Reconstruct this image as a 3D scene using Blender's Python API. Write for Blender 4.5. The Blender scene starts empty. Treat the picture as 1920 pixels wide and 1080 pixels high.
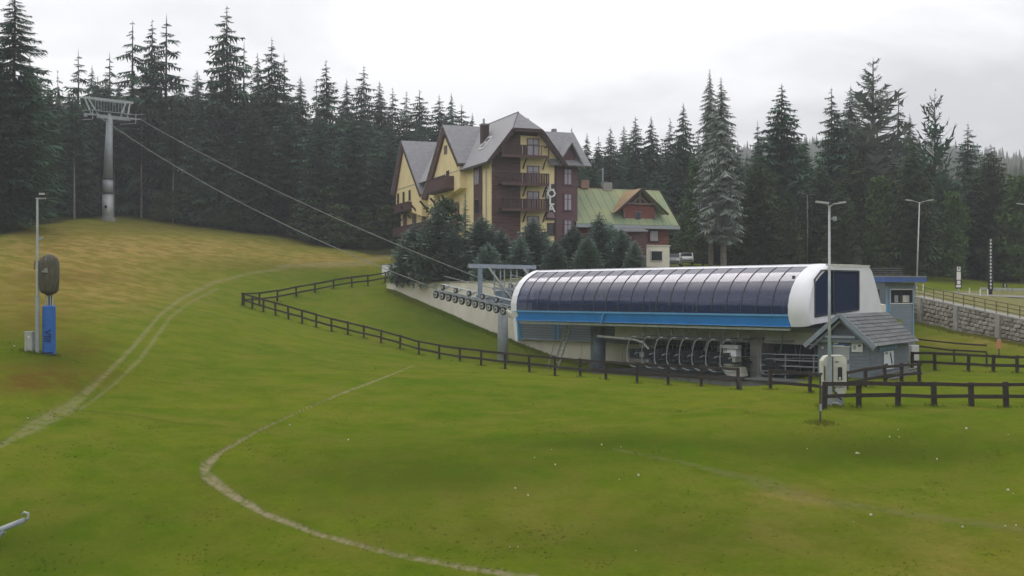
import bpy, math, random
import numpy as np
from mathutils import Vector, Matrix
random.seed(7)
rs = np.random.RandomState(7)
SC = bpy.context.scene
COL = SC.collection
F = 2200.0            # focal length in photo pixels (photo 1920 wide)
H0 = 552.0            # image row of the horizon
HAZE = 0.00055         # density of the air

# ------------------------------------------------------------------ camera, world, sun
cam = bpy.data.cameras.new('camera')
cam.sensor_width = 36.0
cam.lens = F / 1920 * 36.0
cam.shift_y = 12.0 / 1920
cam.clip_start = 0.5
cam.clip_end = 6000
co = bpy.data.objects.new('camera', cam)
co.location = (0, 0, 0)
co.rotation_euler = (math.radians(90), 0, 0)
COL.objects.link(co)
SC.camera = co

SUN_EL, SUN_AZ = 52.0, -25.0      # azimuth from +Y, negative to the left
w = bpy.data.worlds.new('World')
SC.world = w
w.use_nodes = True
nt = w.node_tree
nt.nodes.clear()
N = nt.nodes.new
L = nt.links.new
out = N('ShaderNodeOutputWorld')
bg1 = N('ShaderNodeBackground')
sky = N('ShaderNodeTexSky')
sky.sky_type = 'NISHITA'
sky.sun_disc = False
sky.sun_elevation = math.radians(SUN_EL)
sky.sun_rotation = math.radians(SUN_AZ)
L(sky.outputs[0], bg1.inputs[0])
bg1.inputs[1].default_value = 0.05
bg2 = N('ShaderNodeBackground')
tc = N('ShaderNodeTexCoord')
mp = N('ShaderNodeMapping')
mp.inputs['Scale'].default_value = (1.0, 1.0, 3.2)
mp.inputs['Location'].default_value = (0.35, 0.2, 0.55)
nz = N('ShaderNodeTexNoise')
nz.inputs['Scale'].default_value = 1.9
nz.inputs['Detail'].default_value = 7.0
nz.inputs['Roughness'].default_value = 0.5
nz.inputs['Distortion'].default_value = 0.5
rp = N('ShaderNodeValToRGB')
e = rp.color_ramp.elements
e[0].position = 0.40
e[0].color = (0.62, 0.615, 0.64, 1)
e[1].position = 0.52
e[1].color = (0.98, 0.97, 0.98, 1)
L(tc.outputs['Generated'], mp.inputs[0])
L(mp.outputs[0], nz.inputs['Vector'])
L(nz.outputs['Fac'], rp.inputs[0])
L(rp.outputs[0], bg2.inputs[0])
bg2.inputs[1].default_value = 1.02
ad = N('ShaderNodeMixShader')
ad.inputs[0].default_value = 0.93
L(bg1.outputs[0], ad.inputs[1])
L(bg2.outputs[0], ad.inputs[2])
L(ad.outputs[0], out.inputs[0])

sl = bpy.data.lights.new('sun', 'SUN')
sl.energy = 0.6
sl.angle = math.radians(25)
sl.color = (1.0, 0.97, 0.92)
so = bpy.data.objects.new('sun', sl)
el, az = math.radians(SUN_EL), math.radians(SUN_AZ)
sd = Vector((math.sin(az) * math.cos(el), math.cos(az) * math.cos(el), math.sin(el)))
so.rotation_euler = sd.to_track_quat('Z', 'Y').to_euler()
so.location = (0, 0, 80)
COL.objects.link(so)

SC.view_settings.view_transform = 'Standard'
SC.view_settings.look = 'None'
SC.view_settings.exposure = 0.56
SC.view_settings.gamma = 1.0
SC.render.film_transparent = False
SC.cycles.max_bounces = 5
SC.cycles.volume_bounces = 0

# ------------------------------------------------------------------ materials
MATS = {}


def mat(name, col, rough=0.8, var=0.15, scale=2.0, bump=0.0, metal=0.0, col2=None, rnd=0.0, spec=None, bscale=None, stretch=(1, 1, 1)):
    if name in MATS:
        return MATS[name]
    m = bpy.data.materials.new(name)
    m.use_nodes = True
    t = m.node_tree
    b = t.nodes['Principled BSDF']
    b.inputs['Roughness'].default_value = rough
    b.inputs['Metallic'].default_value = metal
    if spec is not None:
        b.inputs['Specular IOR Level'].default_value = spec
    c2 = col2 or tuple(min(1, c * (1 + var)) for c in col)
    c1 = col if col2 else tuple(c * (1 - var) for c in col)
    g = t.nodes.new('ShaderNodeNewGeometry')
    mp_ = t.nodes.new('ShaderNodeMapping')
    mp_.inputs['Scale'].default_value = stretch
    n = t.nodes.new('ShaderNodeTexNoise')
    n.inputs['Scale'].default_value = scale
    n.inputs['Detail'].default_value = 6
    n.inputs['Roughness'].default_value = 0.6
    r = t.nodes.new('ShaderNodeValToRGB')
    r.color_ramp.elements[0].position = 0.32
    r.color_ramp.elements[1].position = 0.68
    r.color_ramp.elements[0].color = (*c1, 1)
    r.color_ramp.elements[1].color = (*c2, 1)
    t.links.new(g.outputs['Position'], mp_.inputs[0])
    t.links.new(mp_.outputs[0], n.inputs['Vector'])
    t.links.new(n.outputs['Fac'], r.inputs[0])
    last = r.outputs[0]
    if rnd > 0:
        oi = t.nodes.new('ShaderNodeObjectInfo')
        hs = t.nodes.new('ShaderNodeHueSaturation')
        mr = t.nodes.new('ShaderNodeMapRange')
        mr.inputs['To Min'].default_value = 1 - rnd
        mr.inputs['To Max'].default_value = 1 + rnd
        t.links.new(oi.outputs['Random'], mr.inputs['Value'])
        t.links.new(mr.outputs[0], hs.inputs['Value'])
        t.links.new(last, hs.inputs['Color'])
        last = hs.outputs[0]
    t.links.new(last, b.inputs['Base Color'])
    if bump > 0:
        n2 = t.nodes.new('ShaderNodeTexNoise')
        n2.inputs['Scale'].default_value = bscale or scale * 6
        n2.inputs['Detail'].default_value = 5
        t.links.new(mp_.outputs[0], n2.inputs['Vector'])
        bp = t.nodes.new('ShaderNodeBump')
        bp.inputs['Strength'].default_value = bump
        bp.inputs['Distance'].default_value = 0.05
        t.links.new(n2.outputs['Fac'], bp.inputs['Height'])
        t.links.new(bp.outputs[0], b.inputs['Normal'])
    MATS[name] = m
    return m


WHITE = mat('white_paint', (0.76, 0.77, 0.81), 0.45, 0.06, 0.8)
BLUE = mat('blue_paint', (0.018, 0.20, 0.56), 0.45, 0.1, 1.0)
BLUEL = mat('light_blue_trim', (0.10, 0.30, 0.55), 0.45, 0.08, 1.0)
NAVY = mat('blue_fascia', (0.06, 0.12, 0.34), 0.5, 0.1, 2)
STEEL = mat('galvanised_steel', (0.30, 0.335, 0.355), 0.5, 0.12, 3, metal=0.1)
STEELB = mat('blue_grey_steel', (0.20, 0.25, 0.32), 0.5, 0.15, 2, metal=0.1)
STEELL = mat('pale_steel', (0.40, 0.43, 0.43), 0.45, 0.15, 3, metal=0.2)
TUBE = mat('chair_tube', (0.25, 0.28, 0.30), 0.4, 0.2, 3, metal=0.3)
DARKM = mat('dark_machinery', (0.045, 0.052, 0.056), 0.6, 0.3, 3)
RUBBER = mat('rubber', (0.02, 0.02, 0.02), 0.8, 0.2, 4)
PAD = mat('seat_pad', (0.03, 0.04, 0.045), 0.7, 0.3, 4)
CREAM = mat('cream_render', (0.72, 0.68, 0.58), 0.85, 0.12, 0.7, bump=0.2, stretch=(1, 1, 0.35))
CONC = mat('concrete', (0.30, 0.295, 0.275), 0.9, 0.15, 1.5, bump=0.2)
CONCD = mat('dark_concrete', (0.15, 0.155, 0.145), 0.9, 0.25, 1.5, bump=0.2)
SIDING = mat('grey_siding', (0.150, 0.178, 0.210), 0.7, 0.14, 3, stretch=(0.4, 0.4, 4))
SIDINGL = mat('pale_blue_siding', (0.21, 0.255, 0.31), 0.7, 0.1, 3, stretch=(0.4, 0.4, 4))
TRIMG = mat('grey_trim', (0.22, 0.255, 0.295), 0.6, 0.12, 3)
ROOFB = mat('roof_boards', (0.135, 0.142, 0.145), 0.85, 0.22, 3, rnd=0.15, bump=0.3)
WOODD = mat('dark_fence_wood', (0.030, 0.022, 0.017), 0.85, 0.35, 5, rnd=0.2)
YEL = mat('yellow_render', (0.82, 0.69, 0.38), 0.85, 0.07, 0.6)
BRN = mat('brown_boards', (0.088, 0.046, 0.044), 0.8, 0.2, 1.5, stretch=(1, 1, 3), bump=0.2)
BRND = mat('dark_brown_wood', (0.042, 0.020, 0.020), 0.75, 0.25, 2)
PURP = mat('purple_brown_boards', (0.118, 0.062, 0.072), 0.8, 0.15, 1.5, stretch=(1, 1, 3))
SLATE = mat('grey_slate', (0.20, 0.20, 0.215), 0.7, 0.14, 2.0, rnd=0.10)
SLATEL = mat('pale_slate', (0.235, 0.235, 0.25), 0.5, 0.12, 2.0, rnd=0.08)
FRAMEP = mat('window_frame_paint', (0.16, 0.10, 0.12), 0.6, 0.1, 2)
FRAMEW = mat('white_frame', (0.62, 0.62, 0.62), 0.5, 0.06, 2)
CURT = mat('curtained_pane', (0.36, 0.34, 0.39), 0.25, 0.15, 4, stretch=(3, 3, 0.5))
GLASSD = mat('dark_pane', (0.025, 0.03, 0.035), 0.12, 0.2, 2)
RED = mat('red_wood', (0.175, 0.055, 0.043), 0.8, 0.18, 2, stretch=(1, 1, 3))
GREENR = mat('green_roof', (0.19, 0.27, 0.17), 0.75, 0.1, 0.35, col2=(0.33, 0.34, 0.17), bump=0.1)
RUST = mat('rusty_roof', (0.24, 0.145, 0.075), 0.8, 0.1, 0.6, col2=(0.36, 0.24, 0.11))
BARK = mat('bark', (0.075, 0.062, 0.052), 0.95, 0.3, 2, rnd=0.25)
BARKL = mat('pale_bark', (0.17, 0.155, 0.135), 0.95, 0.25, 2, rnd=0.2)
STONE = mat('gabion_stone', (0.28, 0.255, 0.22), 0.9, 0.25, 4, rnd=0.28, bump=0.4)
GAP = mat('stone_gap', (0.07, 0.06, 0.05), 0.95, 0.2, 3)
BLKP = mat('black_panel', (0.012, 0.013, 0.015), 0.5, 0.2, 3)
LETT = mat('white_letters', (0.75, 0.75, 0.73), 0.5, 0.05, 3)
COVER = mat('cover_cloth', (0.085, 0.078, 0.052), 0.9, 0.35, 3, bump=0.4, stretch=(3, 3, 0.6))
PADB = mat('blue_crash_pad', (0.02, 0.115, 0.40), 0.6, 0.12, 3)
PADBD = mat('dark_blue_print', (0.008, 0.025, 0.13), 0.6, 0.1, 3)
CREAMC = mat('cream_cabinet', (0.55, 0.55, 0.47), 0.6, 0.12, 2.5)
ORANGE = mat('faded_orange', (0.50, 0.20, 0.12), 0.7, 0.15, 3)
ASPH = mat('asphalt', (0.10, 0.10, 0.10), 0.95, 0.2, 2, bump=0.2)
CARW = mat('car_white', (0.72, 0.74, 0.76), 0.25, 0.04, 2)
CARG = mat('car_grey', (0.30, 0.33, 0.36), 0.3, 0.06, 2)


def leafmat(name, ca, cb, rnd=0.3, nscale=0.35):
    m = mat(name, ca, 0.9, 0.2, nscale, col2=cb, rnd=rnd, spec=0.15)
    return m


NEEDLE = leafmat('needles_dark', (0.034, 0.078, 0.052), (0.070, 0.130, 0.080))
NEEDLEB = leafmat('needles_blue', (0.12, 0.19, 0.16), (0.30, 0.38, 0.325), 0.15, 1.2)
NEEDLEG = leafmat('needles_green', (0.040, 0.072, 0.030), (0.070, 0.110, 0.045), 0.2)
NEEDLEP = leafmat('needles_pale', (0.15, 0.19, 0.165), (0.27, 0.31, 0.27), 0.1)
LEAF = leafmat('leaves_green', (0.048, 0.095, 0.026), (0.085, 0.15, 0.042), 0.25)

# tinted glass of the station cover
gm = bpy.data.materials.new('tinted_glazing')
gm.use_nodes = True
t = gm.node_tree
t.nodes.clear()
o_ = t.nodes.new('ShaderNodeOutputMaterial')
mx = t.nodes.new('ShaderNodeMixShader')
mx2 = t.nodes.new('ShaderNodeMixShader')
tr = t.nodes.new('ShaderNodeBsdfTransparent')
tr.inputs[0].default_value = (0.34, 0.36, 0.55, 1)
df = t.nodes.new('ShaderNodeBsdfDiffuse')
df.inputs[0].default_value = (0.035, 0.042, 0.095, 1)
gl = t.nodes.new('ShaderNodeBsdfGlossy')
gl.inputs['Roughness'].default_value = 0.08
gl.inputs[0].default_value = (0.9, 0.88, 0.95, 1)
fr = t.nodes.new('ShaderNodeFresnel')
fr.inputs[0].default_value = 1.55
mx2.inputs[0].default_value = 0.45
t.links.new(df.outputs[0], mx2.inputs[1])
t.links.new(tr.outputs[0], mx2.inputs[2])
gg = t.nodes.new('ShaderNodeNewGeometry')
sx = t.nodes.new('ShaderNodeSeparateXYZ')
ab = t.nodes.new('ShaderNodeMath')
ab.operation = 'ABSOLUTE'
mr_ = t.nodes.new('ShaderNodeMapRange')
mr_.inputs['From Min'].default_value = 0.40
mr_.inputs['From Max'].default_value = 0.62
sky_tone = t.nodes.new('ShaderNodeMix')
sky_tone.data_type = 'RGBA'
sky_tone.inputs[6].default_value = (0.040, 0.062, 0.15, 1)
sky_tone.inputs[7].default_value = (0.20, 0.195, 0.22, 1)  # paler on upward-tilted glass: sky reflection painted into the diffuse colour
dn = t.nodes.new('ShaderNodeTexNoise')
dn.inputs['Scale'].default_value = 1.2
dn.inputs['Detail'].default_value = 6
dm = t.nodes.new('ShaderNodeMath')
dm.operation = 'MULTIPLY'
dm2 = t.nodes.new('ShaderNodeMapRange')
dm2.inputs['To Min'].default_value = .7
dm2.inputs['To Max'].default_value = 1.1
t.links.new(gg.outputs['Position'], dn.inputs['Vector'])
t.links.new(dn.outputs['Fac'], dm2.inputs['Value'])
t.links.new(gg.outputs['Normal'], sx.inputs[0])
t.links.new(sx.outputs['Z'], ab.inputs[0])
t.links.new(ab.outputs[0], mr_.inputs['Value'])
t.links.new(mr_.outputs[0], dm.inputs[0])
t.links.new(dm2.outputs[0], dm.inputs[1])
t.links.new(dm.outputs[0], sky_tone.inputs[0])
t.links.new(sky_tone.outputs[2], df.inputs[0])
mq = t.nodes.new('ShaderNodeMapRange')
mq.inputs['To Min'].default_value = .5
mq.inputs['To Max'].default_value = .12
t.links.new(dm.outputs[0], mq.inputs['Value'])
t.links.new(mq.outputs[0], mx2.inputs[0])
t.links.new(fr.outputs[0], mx.inputs[0])
t.links.new(mx2.outputs[0], mx.inputs[1])
t.links.new(gl.outputs[0], mx.inputs[2])
t.links.new(mx.outputs[0], o_.inputs[0])
MATS['tinted_glazing'] = gm
TINT = gm


# ------------------------------------------------------------------ helpers
def W(px, py, Y):
    return Vector(((px - 960) / F * Y, Y, (H0 - py) / F * Y))


WL = {}      # world location of each root / part


def wl(o):
    return WL.get(o.name, Vector((0, 0, 0))) if o is not None else Vector((0, 0, 0))


def tag(o, label=None, cat=None, group=None, kind=None):
    if label:
        o['label'] = label
    if cat:
        o['category'] = cat
    if group:
        o['group'] = group
    if kind:
        o['kind'] = kind
    return o


def thing(name, label, cat, loc=(0, 0, 0), group=None):
    o = bpy.data.objects.new(name, None)
    o.empty_display_size = 0.5
    COL.objects.link(o)
    o.location = loc
    WL[o.name] = Vector(loc)
    return tag(o, label, cat, group)


class MB:
    def __init__(s):
        s.v = []
        s.f = []

    def add(s, vs, fs):
        n = len(s.v)
        s.v += [tuple(p) for p in vs]
        s.f += [tuple(i + n for i in f) for f in fs]
        return s

    def box(s, c, size, ax=None, ay=None, az=None):
        c = Vector(c)
        ax = Vector(ax or (1, 0, 0))
        ay = Vector(ay or (0, 1, 0))
        az = Vector(az or (0, 0, 1))
        hx, hy, hz = [k / 2 for k in size]
        vs = [c + ax * (i * hx) + ay * (j * hy) + az * (k * hz) for i in (-1, 1) for j in (-1, 1) for k in (-1, 1)]
        return s.add(vs, [(0, 1, 3, 2), (4, 6, 7, 5), (0, 4, 5, 1), (2, 3, 7, 6), (0, 2, 6, 4), (1, 5, 7, 3)])

    def beam(s, p, q, a, b, up=(0, 0, 1)):
        p, q = Vector(p), Vector(q)
        d = (q - p)
        ln = d.length
        if ln < 1e-6:
            return s
        d.normalize()
        side = d.cross(Vector(up))
        if side.length < 1e-3:
            side = d.cross(Vector((1, 0, 0)))
        side.normalize()
        u = side.cross(d)
        return s.box((p + q) / 2, (ln, a, b), d, side, u)

    def tube(s, pts, r, n=8, r2=None, caps=True):
        pts = [Vector(p) for p in pts]
        m = len(pts)
        base = len(s.v)
        prev = None
        for i, p in enumerate(pts):
            d = (pts[min(i + 1, m - 1)] - pts[max(i - 1, 0)]).normalized()
            ref = Vector((0, 0, 1)) if abs(d.z) < 0.9 else Vector((1, 0, 0))
            if prev is not None:
                a = (prev - d * prev.dot(d)).normalized()
            else:
                a = d.cross(ref).normalized()
            prev = a
            b = d.cross(a)
            rr = r if r2 is None else r + (r2 - r) * i / (m - 1)
            for k in range(n):
                th = 2 * math.pi * k / n
                s.v.append(tuple(p + a * (rr * math.cos(th)) + b * (rr * math.sin(th))))
        for i in range(m - 1):
            for k in range(n):
                k2 = (k + 1) % n
                s.f.append((base + i * n + k, base + i * n + k2, base + (i + 1) * n + k2, base + (i + 1) * n + k))
        if caps:
            s.f.append(tuple(base + k for k in reversed(range(n))))
            s.f.append(tuple(base + (m - 1) * n + k for k in range(n)))
        return s

    def prism(s, poly, ext):
        poly = [Vector(p) for p in poly]
        ext = Vector(ext)
        n = len(poly)
        vs = poly + [p + ext for p in poly]
        fs = [tuple(range(n)), tuple(reversed(range(n, 2 * n)))]
        fs += [(i, i + n, (i + 1) % n + n, (i + 1) % n) for i in range(n)]
        return s.add(vs, fs)

    def lathe(s, c, prof, n=16, ripple=0.0, nr=9):
        c = Vector(c)
        base = len(s.v)
        for (r, z) in prof:
            for k in range(n):
                th = 2 * math.pi * k / n
                rr = r * (1 + ripple * math.sin(nr * th + z * 2.0))
                s.v.append((c.x + rr * math.cos(th), c.y + rr * math.sin(th), c.z + z))
        for i in range(len(prof) - 1):
            for k in range(n):
                k2 = (k + 1) % n
                s.f.append((base + i * n + k, base + i * n + k2, base + (i + 1) * n + k2, base + (i + 1) * n + k))
        s.f.append(tuple(base + k for k in reversed(range(n))))
        s.f.append(tuple(base + (len(prof) - 1) * n + k for k in range(n)))
        return s

    def mesh(s, name, m, off=Vector((0, 0, 0)), smooth=False):
        me = bpy.data.meshes.new(name)
        me.from_pydata([(x - off.x, y - off.y, z - off.z) for x, y, z in s.v], [], s.f)
        me.materials.append(m)
        import bmesh
        bm = bmesh.new()
        bm.from_mesh(me)
        bmesh.ops.recalc_face_normals(bm, faces=bm.faces)
        bm.to_mesh(me)
        bm.free()
        if smooth:
            me.polygons.foreach_set('use_smooth', [True] * len(me.polygons))
        return me

    def build(s, name, m, parent=None, smooth=False, loc=None):
        off = wl(parent) if parent is not None else Vector(loc or (0, 0, 0))
        o = bpy.data.objects.new(name, s.mesh(name, m, off, smooth))
        COL.objects.link(o)
        if parent is not None:
            o.parent = parent
        else:
            o.location = off
        WL[o.name] = off
        return o


# shared bevelled cube per material, for cheap repeated pieces
CUBES = {}


def cube_mesh(m, bevel=0.06):
    key = (m.name, bevel)
    if key in CUBES:
        return CUBES[key]
    import bmesh
    bm = bmesh.new()
    bmesh.ops.create_cube(bm, size=1.0)
    if bevel:
        bmesh.ops.bevel(bm, geom=list(bm.edges), offset=bevel, segments=1, affect='EDGES')
    me = bpy.data.meshes.new('piece_' + m.name)
    bm.to_mesh(me)
    bm.free()
    me.materials.append(m)
    CUBES[key] = me
    return me


def piece(name, m, parent, c, size, ax=(1, 0, 0), ay=(0, 1, 0), az=(0, 0, 1), bevel=0.0):
    o = bpy.data.objects.new(name, cube_mesh(m, bevel))
    COL.objects.link(o)
    M = Matrix.Identity(4)
    for i, (a, k) in enumerate(zip((ax, ay, az), size)):
        a = Vector(a)
        for j in range(3):
            M[j][i] = a[j] * k
    off = wl(parent)
    c = Vector(c) - off
    for j in range(3):
        M[j][3] = c[j]
    o.parent = parent
    o.matrix_local = M
    return o


def piece_beam(name, m, parent, p, q, a, b, bevel=0.0):
    p, q = Vector(p), Vector(q)
    d = q - p
    ln = d.length
    d.normalize()
    side = d.cross(Vector((0, 0, 1)))
    if side.length < 1e-3:
        side = Vector((1, 0, 0))
    side.normalize()
    u = side.cross(d)
    return piece(name, m, parent, (p + q) / 2, (ln, a, b), d, side, u, bevel)


def hang(o, parent, name=None):
    """a copy of mesh object data below another parent"""
    c = o.copy()
    COL.objects.link(c)
    c.parent = parent
    return c


def copy_tree(o, parent=None):
    c = o.copy()
    COL.objects.link(c)
    c.parent = parent
    WL[c.name] = wl(o)
    for ch in [x for x in bpy.data.objects if x.parent == o]:
        copy_tree(ch, c)
    return c


def text_mesh(s, size, m, name, parent, origin, ax, ay, extrude=0.01, font_scale_x=1.0):
    """flat lettering: x of the text along ax, y along ay, centred on origin"""
    cu = bpy.data.curves.new(name, 'FONT')
    cu.body = s
    cu.size = size
    cu.align_x = 'CENTER'
    cu.align_y = 'CENTER'
    cu.extrude = extrude
    cu.resolution_u = 2
    cu.offset = size * .022
    tmp = bpy.data.objects.new(name + '_t', cu)
    COL.objects.link(tmp)
    dg = bpy.context.evaluated_depsgraph_get()
    me = bpy.data.meshes.new_from_object(tmp.evaluated_get(dg))
    bpy.data.objects.remove(tmp)
    ax, ay = Vector(ax), Vector(ay)
    az_ = ax.cross(ay)
    off = wl(parent)
    origin = Vector(origin)
    for v in me.vertices:
        p = origin + ax * (v.co.x * font_scale_x) + ay * v.co.y + az_ * v.co.z - off
        v.co = p
    me.materials.clear()
    me.materials.append(m)
    o = bpy.data.objects.new(name, me)
    COL.objects.link(o)
    o.parent = parent
    return o


# ------------------------------------------------------------------ terrain
# control points: (px, py, Y, side[, z])   side: b both, l low side of the walls, u upper terrace
CP = [
    (0, 1080, 34, 'b'), (960, 1080, 34, 'b'), (1920, 1080, 33, 'b'), (-400, 1000, 36, 'b'), (2300, 1000, 36, 'b'),
    (400, 980, 38, 'b'), (960, 960, 39.5, 'b'), (1500, 1020, 36.5, 'b'), (0, 940, 40, 'b'),
    (400, 880, 43, 'b'), (700, 880, 44.5, 'b'), (1000, 870, 45, 'b'), (1240, 880, 43.8, 'b'), (1500, 925, 41.6, 'b'), (1920, 985, 38.5, 'b'),
    (1450, 870, 45.5, 'b'), (1800, 900, 44.5, 'b'),
    (1500, 795, 49, 'b'), (1700, 797, 49, 'b'), (1920, 795, 49, 'b'), (1300, 800, 50, 'b'), (2300, 800, 49, 'b'),
    (0, 830, 46, 'b'), (200, 740, 56, 'b'), (-300, 760, 52, 'b'), (300, 700, 64, 'b'), (500, 740, 60, 'b'),
    (700, 740, 60, 'b'), (700, 800, 53, 'b'), (960, 740, 62, 'b'), (1000, 800, 52, 'b'), (1300, 760, 58, 'b'), (1450, 760, 57, 'b'),
    (0, 700, 55, 'b'), (92, 662, 62, 'b'), (0, 600, 75, 'b'), (0, 500, 100, 'b'), (0, 440, 125, 'b'),
    (200, 600, 80, 'b'), (200, 500, 115, 'b'), (400, 600, 88, 'b'), (400, 500, 128, 'b'), (600, 500, 140, 'b'),
    (-400, 560, 80, 'b'), (-400, 440, 120, 'b'), (-300, 405, 150, 'b'),
    (80, 418, 145, 'b'), (205, 414, 166, 'b'), (350, 424, 172, 'b'), (500, 440, 172, 'b'), (620, 462, 165, 'b'), (700, 480, 152, 'b'), (750, 500, 142, 'b'),
    (200, 650, 70, 'b'), (500, 650, 82, 'b'),
    # fence lines
    (455, 573, 110, 'b'), (560, 603, 107, 'b'), (640, 627, 104, 'b'), (760, 658, 97, 'b'), (900, 686, 87, 'l'), (1050, 703, 79, 'l'),
    (1195, 717, 72, 'l'), (1315, 724, 69, 'l'), (1383, 731, 65, 'l'), (1445, 735, 63, 'l'), (1518, 741, 61, 'l'),
    (560, 557, 120, 'b'), (690, 538, 129, 'b'), (660, 580, 118, 'b'),
    (1610, 765, 56, 'l'), (1822, 767, 56, 'l'), (2000, 765, 56, 'l'), (1590, 735, 62, 'l'), (1725, 717, 68, 'l'),
    (1753, 696, 77, 'l'), (1907, 702, 74, 'l'), (2100, 700, 74, 'l'),
    # foot of the retaining wall and ground under the station
    (722, 534, 125, 'b'), (780, 572, 119, 'l'), (840, 592, 115.5, 'l'), (930, 628, 110.5, 'l'), (1035, 668, 104.5, 'l'), (1180, 686, 97, 'l'),
    (850, 628, 106, 'l'), (800, 620, 110, 'l'), (943, 684, 101, 'l'), (1000, 690, 95, 'l'), (1122, 700, 88, 'l'), (1250, 712, 82, 'l'), (1420, 728, 74, 'l'),
    (1500, 712, 80, 'l'), (1630, 704, 69, 'l'), (1700, 692, 77, 'l'), (1560, 700, 76, 'l'),
    (1650, 660, 92, 'l'), (1750, 655, 90, 'l'), (1860, 662, 86, 'l'), (1740, 607, 104, 'l'), (1830, 630, 96, 'l'), (1920, 648, 89, 'l'), (2100, 690, 80, 'l'),
    # upper terrace
    (760, 530, 126, 'u'), (880, 529, 116, 'u'), (1000, 527, 110, 'u'), (1200, 526, 100, 'u'), (1400, 535, 94, 'u'), (1480, 556, 90, 'u'), (1600, 572, 93, 'u'), (1690, 566, 103, 'u'),
    (900, 490, 130, 'u'), (1090, 500, 128, 'u'), (1240, 500, 138, 'u'), (1283, 494, 155, 'u'), (1362, 500, 152, 'u'), (1500, 508, 150, 'u'), (1643, 500, 168, 'u'),
    (1718, 557, 105.5, 'u'), (1820, 579, 98, 'u'), (1920, 600, 91, 'u'), (2100, 640, 82, 'u'),
    (1800, 547, 130, 'u'), (1860, 556, 120, 'u'), (1920, 556, 122, 'u'), (2100, 560, 120, 'u'), (1880, 536, 150, 'u'), (2000, 536, 150, 'u'), (1900, 515, 185, 'u'), (1760, 520, 170, 'u'),
    (800, 470, 160, 'u'), (1000, 480, 165, 'u'),
    # far forest ground
    (-300, 0, 260, 'b', 26), (0, 0, 260, 'b', 26), (300, 0, 260, 'b', 24), (600, 0, 260, 'b', 18), (900, 0, 260, 'u', 10), (1200, 0, 260, 'u', 8),
    (1600, 0, 260, 'u', 8), (2200, 0, 260, 'u', 8), (0, 0, 200, 'b', 15.5), (300, 0, 210, 'b', 16.5), (600, 0, 205, 'b', 12.5),
    (-400, 0, 200, 'b', 17), (1200, 0, 190, 'u', 4.5), (1900, 0, 200, 'u', 4.6), (2300, 0, 180, 'u', 4),
]


class RBF:
    def __init__(s, pts, c=5.0):
        s.P = np.array([(p[0], p[1]) for p in pts], float)
        z = np.array([p[2] for p in pts], float)
        s.c = c
        A = s.k(s.P)
        n = len(pts)
        Pm = np.c_[np.ones(n), s.P]
        M = np.zeros((n + 3, n + 3))
        M[:n, :n] = A + np.eye(n) * 0.35
        M[:n, n:] = Pm
        M[n:, :n] = Pm.T
        s.w = np.linalg.solve(M, np.r_[z, 0, 0, 0])

    def k(s, Q):
        d = np.sqrt(((Q[:, None, :] - s.P[None]) ** 2).sum(2) + s.c ** 2)
        return -d

    def __call__(s, Q):
        out = np.empty(len(Q))
        for i in range(0, len(Q), 20000):
            q = Q[i:i + 20000]
            out[i:i + 20000] = s.k(q) @ s.w[:-3] + s.w[-3] + q @ s.w[-2:]
        return out


def cpt(c):
    X = (c[0] - 960) / F * c[2]
    z = c[4] if len(c) > 4 else (H0 - c[1]) / F * c[2]
    return (X, c[2], z)


R_low = RBF([cpt(c) for c in CP if c[3] in 'bl'])
R_up = RBF([cpt(c) for c in CP if c[3] in 'bu'])
# retaining walls: depth of the wall line against photo column
AX = Vector((0.6606, -0.7507, 0))      # station axis, towards its near end
PP = Vector((0.7507, 0.6606, 0))       # across the station, away from the viewer
SO = Vector((0, 94.6, 0))


def S(t, w_, z):
    return SO + AX * t + PP * w_ + Vector((0, 0, z))


WA, WB = S(-31.0, 9.6, 0), S(29.0, 9.6, 0)
wall_px, wall_Y = [], []
for k in range(25):
    p = WA.lerp(WB, k / 24)
    wall_px.append(960 + F * p.x / p.y)
    wall_Y.append(p.y)
wall_px += [1690, 1718, 1920, 2300]
wall_Y += [104, 106, 91, 72]
wpx, wy = np.array(wall_px), np.array(wall_Y)

HILL_PX = [-4000, 900, 1200, 1450, 1500, 1600, 1700, 1760, 1830, 1900, 2000, 2300, 6000]
HILL_Y = [300, 300, 285, 262, 258, 258, 264, 272, 284, 298, 310, 330, 400]


def terrain(X, Y):
    X, Y = np.asarray(X, float), np.asarray(Y, float)
    Xc = np.clip(X, -110, 110)
    Yc = np.clip(Y, 26, 262)
    Q = np.c_[Xc, Yc]
    zl, zu = R_low(Q), R_up(Q)
    px = 960 + F * X / np.maximum(Y, 1.0)
    px = np.where(Y < 5, 0, px)
    yw = np.interp(px, wpx, wy) + 1.0
    b = np.clip((px - 700) / 40, 0, 1)
    b = b * b * (3 - 2 * b)
    z = np.where((Y > yw) & (px > 700), zl * (1 - b) + zu * b, zl)
    R = np.sqrt(X * X + Y * Y)
    hy = np.interp(px, HILL_PX, HILL_Y)
    hz = (H0 - hy) / F * 1000.0 - 24.0
    s = np.clip((R - 270) / 730.0, 0, 1)
    z = np.where((Y > 0) & (R > 270), z + (hz - 8) * s ** 1.3, z)
    z = np.where(Y < 26, np.maximum(-9.0, z - (26 - Y) * 0.04), z)
    return z


def gz(X, Y):
    return float(terrain([X], [Y])[0])


def gp(px, Y):
    X = (px - 960) / F * Y
    return Vector((X, Y, gz(X, Y)))


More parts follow.
